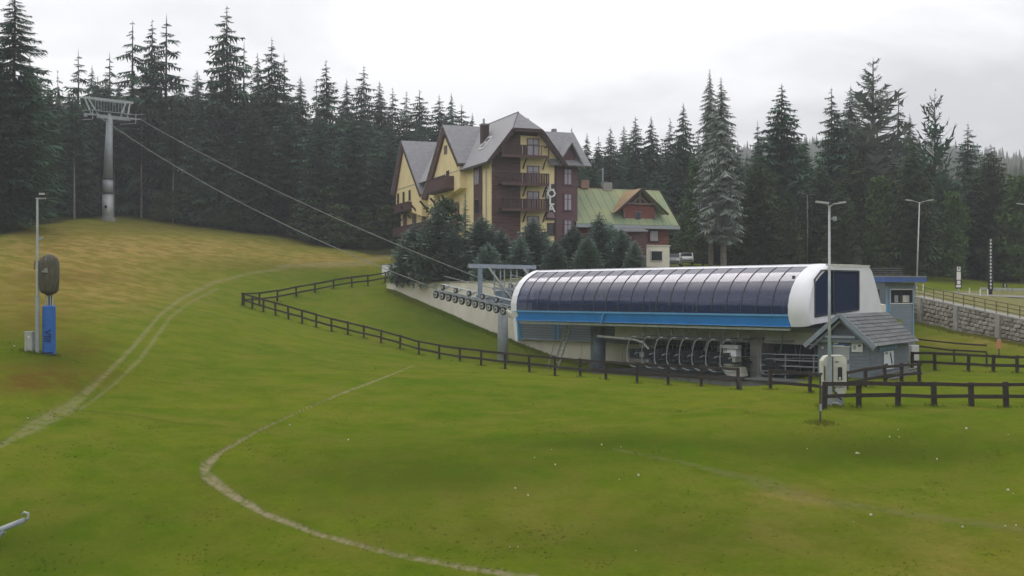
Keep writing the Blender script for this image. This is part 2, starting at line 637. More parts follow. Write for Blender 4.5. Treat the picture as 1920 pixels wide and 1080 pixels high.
# dirt paths, given as photo polylines (px, py, half width px, strength)
PATHS = [
    ([(1010, 1085), (880, 1066), (740, 1040), (600, 1003), (500, 965), (430, 925), (388, 893), (383, 875), (418, 845), (480, 810), (560, 772), (640, 738), (720, 708), (775, 686)],
     [5, 4.6, 4, 4, 5, 7, 9, 8, 3.2, 2.2, 1.8, 1.5, 1.1, .6], 1.0),
    ([(0, 836), (60, 800), (130, 764), (200, 700), (250, 650), (300, 590), (340, 560), (400, 530), (470, 512), (540, 503)],
     [4, 11, 10, 4, 4, 3, 3, 2.5, 2, 1.5], 0.48),
    ([(150, 768), (212, 722), (262, 674), (292, 632), (320, 594), (356, 567), (410, 540)], [3, 2.5, 3.5, 3.5, 2.5, 2, 1.5], 0.42),
    ([(520, 500), (600, 496), (680, 493), (755, 470)], [2, 4, 5, 4], 0.45),
    ([(1150, 842), (1280, 868), (1380, 893), (1450, 915), (1540, 938), (1640, 955), (1920, 995)], [2, 3, 6, 13, 8, 4, 6], 0.22),
    ([(130, 768), (240, 778), (340, 795), (420, 800)], [2, 1.5, 1.5, 1], -0.5),
]


def blob(px, py, cx, cy, rx, ry):
    return np.exp(-(((px - cx) / rx) ** 2 + ((py - cy) / ry) ** 2))


def ground_mix(X, Y, Z):
    X, Y, Z = map(np.asarray, (X, Y, Z))
    ok = Y > 8
    Ys = np.where(ok, Y, 8)
    px = np.where(ok, 960 + F * X / Ys, 0)
    py = np.where(ok, H0 - F * Z / Ys, 1400)
    dry = (0.95 * blob(px, py, 120, 470, 230, 55) + 0.7 * blob(px, py, 420, 465, 200, 28) + 0.6 * blob(px, py, 60, 560, 170, 50) + 0.8 * blob(px, py, 640, 487, 130, 14)
           + 0.45 * blob(px, py, 250, 545, 120, 40) + 0.55 * blob(px, py, 1850, 640, 120, 18) + 0.25 * blob(px, py, 1560, 1000, 300, 60) + 0.2 * blob(px, py, 1000, 960, 220, 60)
           + 0.5 * blob(px, py, 1500, 930, 90, 18) + .35 * blob(px, py, 1850, 1060, 140, 40))
    red = 0.5 * blob(px, py, 330, 425, 200, 8) + 0.45 * blob(px, py, 90, 600, 60, 25) + 0.5 * blob(px, py, 120, 520, 110, 14) + 1.0 * blob(px, py, 60, 710, 140, 30) + 0.6 * blob(px, py, 160, 650, 60, 22) + 0.4 * blob(px, py, 30, 560, 100, 40) + 0.35 * blob(px, py, 500, 500, 150, 12) + .3 * blob(px, py, 40, 620, 80, 20)
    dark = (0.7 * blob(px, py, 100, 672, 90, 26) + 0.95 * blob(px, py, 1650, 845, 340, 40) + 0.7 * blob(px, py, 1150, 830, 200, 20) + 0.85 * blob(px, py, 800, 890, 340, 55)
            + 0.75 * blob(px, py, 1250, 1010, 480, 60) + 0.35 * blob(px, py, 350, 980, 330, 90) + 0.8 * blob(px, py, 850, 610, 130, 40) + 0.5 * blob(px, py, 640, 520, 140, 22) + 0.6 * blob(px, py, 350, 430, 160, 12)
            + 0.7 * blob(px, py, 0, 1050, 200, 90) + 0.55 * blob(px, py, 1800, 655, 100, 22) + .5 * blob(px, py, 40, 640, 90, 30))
    dirt = np.zeros_like(px)
    for pts, wd, st in PATHS:
        P = np.array(pts, float)
        near = (px > P[:, 0].min() - 40) & (px < P[:, 0].max() + 40) & (py > P[:, 1].min() - 40) & (py < P[:, 1].max() + 40) & ok & (Y < 200)
        idx = np.nonzero(near)[0]
        if not len(idx):
            continue
        qx, qy = px[idx], py[idx]
        best = np.full(len(idx), 1e9)
        for i in range(len(P) - 1):
            a, d = P[i], P[i + 1] - P[i]
            tt = np.clip(((qx - a[0]) * d[0] + (qy - a[1]) * d[1]) / (d @ d), 0, 1)
            dist = np.hypot(qx - a[0] - tt * d[0], qy - a[1] - tt * d[1])
            wh = wd[i] + (wd[i + 1] - wd[i]) * tt
            best = np.minimum(best, dist / wh)
        val = np.clip(1.55 - best * 1.0, 0, 1) * st
        if st < 0:
            dark[idx] += -val
        else:
            dirt[idx] = np.maximum(dirt[idx], val)
    # car park and bare ground on the upper terrace
    yw = np.interp(px, wpx, wy) + 1.0
    up = (Y > yw) & (px > 760) & ok
    R = np.hypot(X, Y)
    park = up & (px > 1690) & (py > 545) & (py < 640)
    dirt = np.where(park, np.maximum(dirt, 0.72), dirt)
    dirt = np.where(up & (px < 1690) & (Y < 150), np.maximum(dirt, 0.35), dirt)
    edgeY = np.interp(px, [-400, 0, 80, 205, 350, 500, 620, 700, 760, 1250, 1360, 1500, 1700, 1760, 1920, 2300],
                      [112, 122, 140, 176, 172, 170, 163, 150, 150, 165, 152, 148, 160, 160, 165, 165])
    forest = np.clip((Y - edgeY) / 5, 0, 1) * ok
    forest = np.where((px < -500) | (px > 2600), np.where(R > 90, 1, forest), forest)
    return dry + 0, dirt, np.clip(dark, 0, 1), red, forest


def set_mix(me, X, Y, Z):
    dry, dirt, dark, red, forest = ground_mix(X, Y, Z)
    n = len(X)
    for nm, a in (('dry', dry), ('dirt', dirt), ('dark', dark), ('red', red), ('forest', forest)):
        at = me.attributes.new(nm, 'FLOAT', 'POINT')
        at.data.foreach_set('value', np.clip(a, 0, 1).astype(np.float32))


def ground_material():
    m = bpy.data.materials.new('meadow')
    m.use_nodes = True
    t = m.node_tree
    b = t.nodes['Principled BSDF']
    b.inputs['Roughness'].default_value = 0.95
    b.inputs['Specular IOR Level'].default_value = 0.0
    g = t.nodes.new('ShaderNodeNewGeometry')

    def noise(sc, det=5, st=(1, 1, 1), lo=0.35, hi=0.65):
        mp_ = t.nodes.new('ShaderNodeMapping')
        mp_.inputs['Scale'].default_value = st
        t.links.new(g.outputs['Position'], mp_.inputs[0])
        n = t.nodes.new('ShaderNodeTexNoise')
        n.inputs['Scale'].default_value = sc
        n.inputs['Detail'].default_value = det
        n.inputs['Roughness'].default_value = 0.62
        t.links.new(mp_.outputs[0], n.inputs['Vector'])
        r = t.nodes.new('ShaderNodeMapRange')
        r.inputs['From Min'].default_value = lo
        r.inputs['From Max'].default_value = hi
        t.links.new(n.outputs['Fac'], r.inputs['Value'])
        return r.outputs[0]

    def mixc(f, a, bb):
        x = t.nodes.new('ShaderNodeMix')
        x.data_type = 'RGBA'
        x.clamp_factor = True
        for s_, v in (('Factor', f), ('A', a), ('B', bb)):
            sock = [q for q in x.inputs if q.name == s_ and (q.type == 'RGBA' if s_ in 'AB' else q.type == 'VALUE')][0]
            if isinstance(v, tuple):
                sock.default_value = (*v, 1)
            elif isinstance(v, float):
                sock.default_value = v
            else:
                t.links.new(v, sock)
        return [q for q in x.outputs if q.type == 'RGBA'][0]

    def math_(op, a, bb):
        x = t.nodes.new('ShaderNodeMath')
        x.operation = op
        x.use_clamp = True
        for i, v in enumerate((a, bb)):
            if isinstance(v, (int, float)):
                x.inputs[i].default_value = v
            else:
                t.links.new(v, x.inputs[i])
        return x.outputs[0]

    def attr(nm):
        a = t.nodes.new('ShaderNodeAttribute')
        a.attribute_name = nm
        return a.outputs['Fac']

    n_big = noise(0.09, 4)
    n_mid = noise(0.7, 6)
    n_fine = noise(6.0, 6, (1, 1, 1), 0.3, 0.7)
    n_hay = noise(1.1, 6, (.5, 0.45, 1), 0.42, 0.58)
    col = mixc(n_big, (0.088, 0.150, 0.006), (0.142, 0.180, 0.010))
    col = mixc(math_('MULTIPLY', n_mid, 0.55), col, (0.078, 0.118, 0.008))
    col = mixc(math_('MULTIPLY', n_hay, 0.30), col, (0.215, 0.20, 0.03))
    n_pat = noise(0.28, 6, (1, 1.6, 1), .5, .62)
    col = mixc(math_('MULTIPLY', n_pat, 0.35), col, (0.20, 0.17, 0.035))
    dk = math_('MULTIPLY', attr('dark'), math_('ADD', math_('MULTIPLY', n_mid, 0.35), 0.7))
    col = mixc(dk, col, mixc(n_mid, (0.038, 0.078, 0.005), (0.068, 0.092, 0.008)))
    dr = math_('MULTIPLY', attr('dry'), math_('ADD', math_('MULTIPLY', n_mid, 0.7), 0.45))
    col = mixc(dr, col, mixc(n_hay, (0.24, 0.16, 0.040), (0.36, 0.25, 0.085)))
    rd = math_('MULTIPLY', attr('red'), math_('ADD', math_('MULTIPLY', n_mid, 0.7), 0.4))
    col = mixc(rd, col, (0.125, 0.066, 0.018))
    di = math_('MULTIPLY', attr('dirt'), math_('ADD', math_('MULTIPLY', noise(2.2, 6, (1, 1, 1), .38, .58), 0.9), 0.30))
    col = mixc(di, col, mixc(n_fine, (0.22, 0.18, 0.10), (0.36, 0.32, 0.21)))
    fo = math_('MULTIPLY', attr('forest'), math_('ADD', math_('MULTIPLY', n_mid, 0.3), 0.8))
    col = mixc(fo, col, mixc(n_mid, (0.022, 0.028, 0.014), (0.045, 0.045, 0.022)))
    col = mixc(math_('MULTIPLY', n_fine, 0.30), col, (0.050, 0.072, 0.006))
    t.links.new(col, b.inputs['Base Color'])
    n2 = t.nodes.new('ShaderNodeTexNoise')
    n2.inputs['Scale'].default_value = 5.0
    n2.inputs['Detail'].default_value = 8
    n2.inputs['Roughness'].default_value = 0.7
    t.links.new(g.outputs['Position'], n2.inputs['Vector'])
    bp = t.nodes.new('ShaderNodeBump')
    bp.inputs['Strength'].default_value = 0.6
    bp.inputs['Distance'].default_value = 0.12
    t.links.new(n2.outputs['Fac'], bp.inputs['Height'])
    t.links.new(bp.outputs[0], b.inputs['Normal'])
    return m


GROUND = ground_material()

# polar grid round the viewpoint, fine in front
ang = np.concatenate([np.linspace(-180, -40, 40)[:-1], np.linspace(-40, -26.5, 30)[:-1], np.linspace(-26.5, 26.5, 640), np.linspace(26.5, 40, 30)[1:], np.linspace(40, 180, 40)[1:]])
ang = np.radians(ang)[:-1]
rad = [1.0, 6, 12, 18, 23, 26]
r_ = 27.0
while r_ < 175:
    rad.append(r_)
    r_ *= 1.0055
while r_ < 3200:
    rad.append(r_)
    r_ *= 1.04
rad = np.array(rad)
A_, R_ = np.meshgrid(ang, rad)
X_ = (R_ * np.sin(A_)).ravel()
Y_ = (R_ * np.cos(A_)).ravel()
Z_ = terrain(X_, Y_)
nA, nR = len(ang), len(rad)
# small unevenness of the turf
def unevenness(X, Y):
    r = np.random.RandomState(3)
    z = np.zeros_like(X)
    for k in range(34):
        wl__ = 1.2 * 1.16 ** k
        a = r.uniform(0, np.pi)
        z += .0035 * wl__ ** .75 * np.sin((X * np.cos(a) + Y * np.sin(a)) * 2 * np.pi / wl__ + r.uniform(0, 6.28)) * (wl__ < 26)
    return z * (np.hypot(X, Y) < 200)


Z_ = Z_ + unevenness(X_, Y_)
mx0 = ground_mix(X_, Y_, Z_)
Z_ = Z_ - np.where((Y_ > 20) & (Y_ < 62), 0.09 * np.clip(mx0[1], 0, 1), 0)     # the worn paths lie a little below the turf
ii = (np.arange(nR - 1)[:, None] * nA + np.arange(nA)[None]).ravel()
jj = (np.arange(nR - 1)[:, None] * nA + (np.arange(nA)[None] + 1) % nA).ravel()
faces = np.c_[ii, jj, jj + nA, ii + nA]
faces = faces[:, ::-1]


def np_mesh(name, V, Fc, m, k=4, smooth=False):
    me = bpy.data.meshes.new(name)
    V = np.asarray(V, np.float32)
    Fc = np.asarray(Fc, np.int32)
    me.vertices.add(len(V))
    me.vertices.foreach_set('co', V.ravel())
    me.loops.add(Fc.size)
    me.loops.foreach_set('vertex_index', Fc.ravel())
    me.polygons.add(len(Fc))
    me.polygons.foreach_set('loop_start', np.arange(0, Fc.size, k, dtype=np.int32))
    me.polygons.foreach_set('loop_total', np.full(len(Fc), k, np.int32))
    if smooth:
        me.polygons.foreach_set('use_smooth', np.ones(len(Fc), bool))
    me.update(calc_edges=True)
    me.validate()
    me.materials.append(m)
    return me


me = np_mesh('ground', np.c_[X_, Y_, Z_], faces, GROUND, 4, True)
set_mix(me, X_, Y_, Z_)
ground = bpy.data.objects.new('ground', me)
COL.objects.link(ground)
tag(ground, kind='structure')

# short turf: many small upright tufts over the nearer slope
n = 150000
px_ = rs.uniform(-60, 1980, n)
Yg = 30.0 + 62.0 * rs.uniform(0, 1, n) ** 1.5
Xg = (px_ - 960) / F * Yg
Zg = terrain(Xg, Yg) + unevenness(Xg, Yg)
yw_ = np.interp(px_, wpx, wy)
mm = ground_mix(Xg, Yg, Zg)
keep = (Yg < yw_ - 1) & (mm[1] < 0.25) & ~((Yg > 70) & (px_ > 900) & (px_ < 1740))
Xg, Yg, Zg = Xg[keep], Yg[keep], Zg[keep]
n = len(Xg)
hh = rs.uniform(0.02, 0.05, n)
th = rs.uniform(0, 2 * np.pi, n)
wd_ = rs.uniform(0.03, 0.08, n)
dx, dy = np.cos(th) * wd_, np.sin(th) * wd_
V = np.empty((n * 3, 3))
V[0::3] = np.c_[Xg - wd_, Yg - .3 * dy, Zg - 0.01]
V[1::3] = np.c_[Xg + wd_, Yg + .3 * dy, Zg - 0.01]
V[2::3] = np.c_[Xg + dx, Yg + .06 + 2 * hh, Zg + hh * .75]
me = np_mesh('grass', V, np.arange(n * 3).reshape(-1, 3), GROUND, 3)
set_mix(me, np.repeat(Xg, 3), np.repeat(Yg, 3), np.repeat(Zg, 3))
grass = bpy.data.objects.new('grass', me)
COL.objects.link(grass)
tag(grass, 'short uneven turf covering the nearer slope', kind='stuff')

# ------------------------------------------------------------------ retaining wall behind the station
UP = Vector((0, 0, 1))
rw = thing('retaining_wall', 'long cream concrete retaining wall stepping down the bank behind the lift station', 'retaining wall', S(0, 9.6, -6.5))
mb = MB()
segs = 12
TOPZ = lambda q: 1.2 - 1.9 * max(0.0, min(1.0, (q - 17) / 9.0))
for k in range(segs):
    t0, t1 = -31 + 58.5 * k / segs, -31 + 58.5 * (k + 1) / segs - 0.03
    a, b_ = S(t0, 9.6, 0), S(t1, 9.6, 0)
    pm = MB()
    pm.prism([a + UP * -7.5, b_ + UP * -7.5, b_ + UP * TOPZ(t1), a + UP * TOPZ(t0)], PP * 0.45)
    pm.build('wall_panel', CREAM, rw)
mb.prism([S(-31.1, 9.5, 1.2), S(16.9, 9.5, 1.2), S(16.9, 10.15, 1.2), S(-31.1, 10.15, 1.2)], UP * 0.09)
mb.build('coping', CONC, rw)
# small pale wall end by the slope, left of the spruces
ww = thing('low_wall', 'short pale wall end showing beside the small spruces above the slope', 'wall', gp(735, 131))
p0, p1 = W(716, 499, 132), W(790, 498, 130)
MB().prism([p0 + UP * -1, p1 + UP * -1, p1 + UP * 0.42, p0 + UP * 0.12], Vector((0.1, 0.4, 0))).build('wall_panel', WHITE, ww)
MB().prism([p0 + Vector((-.1, -.05, .14)), p1 + Vector((.1, -.05, .44)), p1 + Vector((.1, .5, .44)), p0 + Vector((-.1, .5, .14))], UP * 0.06).build('coping', CONC, ww)

# ------------------------------------------------------------------ chairlift station
st = thing('chairlift_station', 'long chairlift station with tinted barrel glazing, blue band and white end caps', 'lift station', S(13, 4.4, -6.0))
LN = 26.64
PROF = [(0.0, -1.33), (0.0, -0.75), (0.14, -0.15), (0.42, 0.42), (0.82, 0.93), (1.32, 1.33), (1.78, 1.60), (2.22, 1.79)]
WTOP = [(2.22, 1.79), (2.42, 1.87), (2.7, 1.93)]
WID = 8.9


def mir(w_):
    return WID - w_


NP = 21
for side in (0, 1):
    fw = (lambda x: x) if side == 0 else mir
    T0, T1 = 0.55, LN - 0.05
    for k in range(NP):
        ta, tb = T0 + (T1 - T0) * k / NP + 0.03, T0 + (T1 - T0) * (k + 1) / NP - 0.03
        m_ = MB()
        n0 = len(PROF)
        for q in PROF:
            m_.v.append(tuple(S(ta, fw(q[0]), q[1])))
        for q in PROF:
            m_.v.append(tuple(S(tb, fw(q[0]), q[1])))
        for i in range(n0 - 1):
            m_.f.append((i, i + 1, n0 + i + 1, n0 + i))
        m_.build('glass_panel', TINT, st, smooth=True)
    for k in range(NP + 1):
        tt = T0 + (T1 - T0) * k / NP
        m_ = MB()
        for i in range(len(PROF) - 1):
            a, b_ = S(tt, fw(PROF[i][0]), PROF[i][1]), S(tt, fw(PROF[i + 1][0]), PROF[i + 1][1])
            m_.beam(a, b_, 0.075, 0.05, up=tuple(AX))
        m_.build('rib', DARKM, st)
    # white top edge
    m_ = MB()
    n0 = len(WTOP)
    for q in WTOP:
        m_.v.append(tuple(S(-0.02, fw(q[0]), q[1] + .02)))
    for q in WTOP:
        m_.v.append(tuple(S(LN + 0.2, fw(q[0]), q[1] + .02)))
    for i in range(n0 - 1):
        m_.f.append((i, i + 1, n0 + i + 1, n0 + i))
    m_.build('roof_edge', WHITE, st, smooth=True)
    # blue band with its own rails
    yb = fw(0.12)
    m_ = MB()
    m_.prism([S(0.35, fw(0.03), -1.36), S(LN, fw(0.03), -1.36), S(LN, fw(0.16), -2.04), S(0.35, fw(0.16), -2.04)], PP * (0.06 if side == 0 else -0.06))
    m_.build('blue_band', BLUE, st)
    m_ = MB()
    m_.beam(S(0.3, fw(0.0), -1.34), S(LN, fw(0.0), -1.34), 0.10, 0.13)
    m_.beam(S(0.3, fw(0.12), -2.06), S(LN, fw(0.12), -2.06), 0.12, 0.05)
    m_.build('band_rail', BLUEL, st)
# flat roof between
MB().prism([S(0, 2.6, 1.90), S(LN + .3, 2.6, 1.90), S(LN + .3, WID - 2.6, 1.90), S(0, WID - 2.6, 1.90)], UP * 0.08).build('roof', WHITE, st)
# gutter clamp on the band and downpipe
MB().beam(S(10.35, -0.06, -1.36), S(9.95, 0.02, -2.25), 0.10, 0.10).build('downpipe', BLUEL, st)


def shell(profile, t0, t1, thick=0.0):
    """loft along the axis of an open profile (w,z)"""
    m_ = MB()
    n0 = len(profile)
    for tt in (t0, t1):
        for q in profile:
            m_.v.append(tuple(S(tt, q[0], q[1])))
    for i in range(n0 - 1):
        m_.f.append((i, i + 1, n0 + i + 1, n0 + i))
    return m_


OUT = [(0.22, -2.07), (-0.06, -1.33)] + [(q[0] - 0.07, q[1] + 0.03) for q in PROF[1:]] + [(2.45, 1.93), (2.75, 1.99)]
full = OUT + [(mir(a), b) for a, b in reversed(OUT)]
INN = [(a + (0.55 if a < WID / 2 else -0.55), b - (0.42 if b > 1 else 0.0)) for a, b in full]
# left arch: outer skin plus a faced ring
m_ = shell(full, -0.05, 0.62)
n0 = len(full)
for i in range(n0 - 1):
    for tt, sgn in ((-0.05, 1),):
        b0 = len(m_.v)
        m_.v += [tuple(S(tt, *full[i])), tuple(S(tt, *full[i + 1])), tuple(S(tt, *INN[i + 1])), tuple(S(tt, *INN[i]))]
        m_.f.append((b0, b0 + 1, b0 + 2, b0 + 3))
m_.build('end_arch', WHITE, st, smooth=False)
MB().prism([S(-.05, 0.12, -2.07), S(0.40, 0.12, -2.07), S(0.35, 0.3, -3.75), S(0.05, 0.3, -3.75)], PP * 0.3).build('arch_leg', WHITE, st)
MB().prism([S(0.42, 0.12, -2.12), S(0.56, 0.12, -2.12), S(0.50, 0.3, -3.75), S(0.38, 0.3, -3.75)], PP * 0.2).build('leg_strip', BLUEL, st)
# dark inside of the left end
MB().prism([S(1.2, 1.0, -2.0), S(1.2, WID - 1.0, -2.0), S(1.2, WID - 1.4, 1.2), S(1.2, 1.4, 1.2)], AX * 0.1).build('end_screen', DARKM, st)

# right end cap : rounded loft to an inset face
capA = full
bt = lambda w_: -2.08 + 0.85 * max(0, min(1, w_ / WID))
capA2 = [(a, b if i not in (0, len(full) - 1) else b) for i, (a, b) in enumerate(full)]


def bend(tt, q, s):
    """point of the cap at depth tt, profile shrunk by s towards its middle"""
    a, b = q
    cx, cz = WID / 2, -0.4
    return S(tt, cx + (a - cx) * (1 - s * 0.5), cz + (b - cz) * (1 - s))


FAR = [(WID - 1.75, 1.99), (WID - 1.45, 1.75), (WID - 1.15, 1.2), (WID - .85, .6), (WID - .62, .1), (WID - .4, -.4), (WID - .22, -.85), (WID - .1, -1.15), (WID - .08, -1.28)]
capP = OUT + [FAR[0]] + FAR[1:]
rings = [(LN - 0.02, 0.0), (LN + 0.55, 0.0), (LN + 1.0, 0.015), (LN + 1.3, 0.045), (LN + 1.42, 0.09)]
m_ = MB()
n0 = len(capP)
for tt, s_ in rings:
    for i, q in enumerate(capP):
        m_.v.append(tuple(bend(tt, q, s_)))
for r in range(len(rings) - 1):
    for i in range(n0 - 1):
        a = r * n0 + i
        m_.f.append((a, a + 1, a + n0 + 1, a + n0))
m_.build('end_cap', WHITE, st, smooth=True)
# end face with a window opening
tf, sf = rings[-1]
ringpts = [Vector(v) for v in m_.v[-n0:]]
win = [S(tf, 0.75, -1.42), S(tf, 5.75, -1.02), S(tf, 5.75, 1.53), S(tf, 1.5, 1.53), S(tf, 0.75, 0.95)]
fm = MB()
outer = ringpts
ow = outer
nO = len(ow)
# split the face into strips between the outline and the opening
wl_i = [win[0], win[4], win[3], win[2], win[1]]


def near_i(p, cand):
    return min(range(len(cand)), key=lambda i: (cand[i] - p).length)


anchor = [near_i(p, wl_i) for p in ow]
anchor[0] = 0
anchor[-1] = 4
for i in range(1, nO):
    anchor[i] = max(anchor[i], anchor[i - 1])
fm.v = [tuple(p) for p in ow] + [tuple(p) for p in wl_i]
for i in range(nO - 1):
    a, b_ = anchor[i], anchor[i + 1]
    if a == b_:
        fm.f.append((i, i + 1, nO + a))
    else:
        fm.f.append((i, i + 1, nO + b_, nO + a))
        for k in range(a + 1, b_):
            fm.f.append((nO + a, nO + k, nO + b_))
fm.f.append((nO - 1, 0, nO + 0, nO + 4))
fm.build('end_face', WHITE, st)
ew = MB()
for i in range(5):
    ew.beam(win[i], win[(i + 1) % 5], 0.09, 0.09, up=tuple(AX))
ewo = ew.build('end_window', DARKM, st)
sp = [win[0].lerp(win[1], .42), win[3].lerp(win[2], .30)]
for a, b_ in (((win[0], win[4], win[3], sp[1], sp[0])), (sp[0], sp[1], win[2], win[1])) if False else [([win[0], sp[0], sp[1], win[3], win[4]], 0), ([sp[0], win[1], win[2], sp[1]], 0)]:
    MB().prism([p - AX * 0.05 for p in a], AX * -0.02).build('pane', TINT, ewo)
MB().beam(sp[0] + AX * .01, sp[1] + AX * .01, 0.07, 0.07, up=tuple(AX)).build('mullion', DARKM, ewo)
for w0_, z0_ in ((2.1, .15), (2.1, -.62), (3.9, .3), (3.9, -.5)):
    MB().beam(S(tf - .6, w0_, z0_), S(tf - .6, w0_ + 1.0, z0_ + .03), 0.06, 0.06).build('light_strip', FRAMEW, st)
# lip along the top of the end face
MB().beam(S(tf + .02, 2.0, 1.88), S(tf + .02, 7.0, 1.88), 0.10, 0.12).build('cap_lip', CREAMC, st)
# interior: rail, beams and drive housings seen through the glass
m_ = MB()
m_.box(S(13, 4.4, -1.9), (LN - 1, 7.6, 0.12), AX, PP)
m_.box(S(7, 4.4, -0.9), (3.4, 2.0, 1.2), AX, PP)
m_.box(S(22, 4.4, -0.9), (2.4, 3.0, 1.4), AX, PP)
m_.box(S(26.3, 4.4, -0.3), (0.1, 7.0, 3.0), AX, PP)
m_.build('inner_floor', DARKM, st)
for w_ in (1.3, 7.5):
    MB().beam(S(1, w_, -0.6), S(25, w_, -0.6), 0.25, 0.3).build('running_rail', STEEL, st)
for tt in (2, 6, 10, 14, 18, 22, 25.5):
    MB().tube([S(tt, 0.9, -1.6), S(tt, 1.0, 0.3), S(tt, 2.2, 1.35), S(tt, 6.7, 1.35), S(tt, 7.9, 0.3), S(tt, 8.0, -1.6)], 0.07, 6).build('inner_frame', STEEL, st)
for ta, tb, zz in ((6.5, 8.6, .1), (9.6, 11.2, .1), (21.0, 21.9, .0), (22.2, 23.1, .0), (21.3, 22.8, -.35)):
    MB().beam(S(ta, 1.1, zz), S(tb, 1.1, zz), 0.05, 0.05).build('light_strip', FRAMEW, st)
# substructure
MB().beam(S(8.4, 3.4, -2.82), S(26.5, 3.4, -2.82), 0.5, 1.0).build('box_girder', mat('girder_paint', (.52, .51, .47), .6, .1, 2), st)
MB().beam(S(0.5, 0.35, -2.25), S(26.5, 0.35, -2.25), 0.16, 0.14).build('lower_rail', STEELL, st)
MB().beam(S(4.6, 4.3, -2.35), S(26.5, 4.3, -2.35), 2.6, 0.3).build('deck_beam', STEEL, st)
MB().tube([S(5.3, 4.48, -6.6), S(5.3, 4.48, -2.3)], 0.6, 24).build('pillar', STEELB, st, smooth=True)
for k in range(6):
    th = k * math.pi / 3
    MB().box(S(5.3, 4.48, -5.85) + Vector((.68 * math.cos(th), .68 * math.sin(th), 0)), (.12, .12, .7)).build('pillar_bolt', CONCD, st)
MB().box(S(5.3, 4.48, -6.35), (2.2, 2.2, 0.7), AX, PP).build('footing', CONC, st)
MB().box(S(21.9, 3.6, -4.6), (1.0, 1.4, 3.4), AX, PP).build('rear_pier', CONC, st)
MB().prism([S(8, 3.2, -2.3), S(9.7, 3.2, -3.0), S(9.7, 3.2, -2.3)], PP * 0.5).build('gusset', STEELL, st)
# swinging arm with guide trumpet
MB().beam(S(8.5, 1.2, -3.15), S(12.0, 1.3, -3.3), 0.14, 0.16).build('guide_rail', STEELL, st)
MB().tube([S(12.0, 1.3, -3.3), S(13.0, 1.3, -3.5), S(13.6, 1.3, -4.0)], 0.09, 8).build('guide_trumpet', STEELL, st)
# cabinets and housings among the chairs
MB().box(S(13.1, 1.6, -4.6), (0.9, 0.6, 0.7), AX, PP).build('switch_box', STEELL, st)
MB().box(S(21.1, 1.2, -3.55), (1.5, 0.4, 0.25), AX, PP).build('barrier_housing', STEELL, st)
MB().box(S(20.9, 1.6, -4.3), (1.0, 0.7, 1.1), AX, PP).build('console', CREAMC, st)
MB().box(S(21.2, 1.4, -3.95), (0.75, 0.5, 0.5), AX, PP).build('console_screen', WHITE, st)
MB().prism([S(20.3, 1.2, -4.9), S(21.9, 1.2, -4.9), S(22.1, 1.2, -5.5), S(21.3, 1.2, -5.9), S(20.6, 1.2, -5.4)], PP * .6).build('console_base', CREAMC, st)
MB().box(S(16.2, 3.6, -5.0), (8.0, 0.8, 1.9), AX, PP).build('machine_housing', mat('grey_housing', (.11, .125, .13), .6, .3, 2), st)
MB().box(S(24.8, 5.0, -4.3), (4.6, 0.3, 3.4), AX, PP).build('rear_screen', mat('dark_blue_screen', (0.05, 0.07, 0.09), 0.7, .2, 1), st)
for k in range(4):
    MB().beam(S(22.6, 2.4, -4.0 - .38 * k), S(27.2, 2.4, -3.95 - .38 * k), 0.06, 0.08).build('gate_bar', STEEL, st)
for k in range(3):
    MB().tube([S(22.4 + k * 2.2, 2.5, -5.6), S(22.4 + k * 2.2, 2.5, -3.9)], 0.05, 6).build('gate_post', STEEL, st)
# loading platform
pf = MB()
pf.prism([S(9.5, -0.4, -6.6), S(29.2, -0.4, -6.6), S(29.2, 6.5, -6.6), S(9.5, 6.5, -6.6)], UP * 0.95)
pfo = pf.build('platform', CONCD, None, loc=S(19, 3, -6.6))
tag(pfo, kind='structure')
m_ = MB()
m_.prism([S(9.5, -0.6, -5.62), S(23.5, -0.6, -5.62), S(23.5, 0.6, -5.62), S(9.5, 0.6, -5.62)], UP * 0.14)
m_.build('loading_carpet', RUBBER, st)
for q in range(4):
    MB().beam(S(23.7, -0.6 + q * .35, -5.5 + .02 * q), S(28.8, -0.6 + q * .35, -5.5 + .02 * q), 0.25, 0.06).build('deck_plank', ROOFB, st)

# hall wall under the cover
def t_of(px, w_):
    q = (px - 960) / F
    return (q * (94.6 + .6606 * w_) - .7507 * w_) / (.6606 + .7507 * q)


hw = thing('station_hall', 'grey sided storage hall wall under the blue band behind the first pillar', 'hall', S(10, 9.4, -4.0))
nb = 11
for k in range(nb):
    z0 = -4.0 + k * 0.22
    piece_beam('siding_board', SIDING, hw, S(t_of(966, 9.3), 9.30 - 0.01 * (k % 2), z0 + .1), S(28.5, 9.30 - 0.01 * (k % 2), z0 + .1), 0.10, 0.2)
for tt, q_ in ((t_of(968, 9.1), 0), (t_of(975, 9.1), 1), (t_of(1038, 9.1), 1), (t_of(1046, 9.1), 1), (7.8, 0), (14.0, 0)):
    piece_beam('corner_trim', BLUEL if q_ else SIDINGL, hw, S(tt, 9.16, -4.0), S(tt, 9.16, -1.6), 0.16, 0.08)
piece_beam('base_trim', TRIMG, hw, S(t_of(966, 9.1), 9.16, -4.05), S(28.5, 9.16, -4.05), 0.12, 0.14)
piece('door_panel', SIDINGL, hw, S(5.5, 9.22, -3.0), (3.4, 0.05, 1.9), AX, PP)

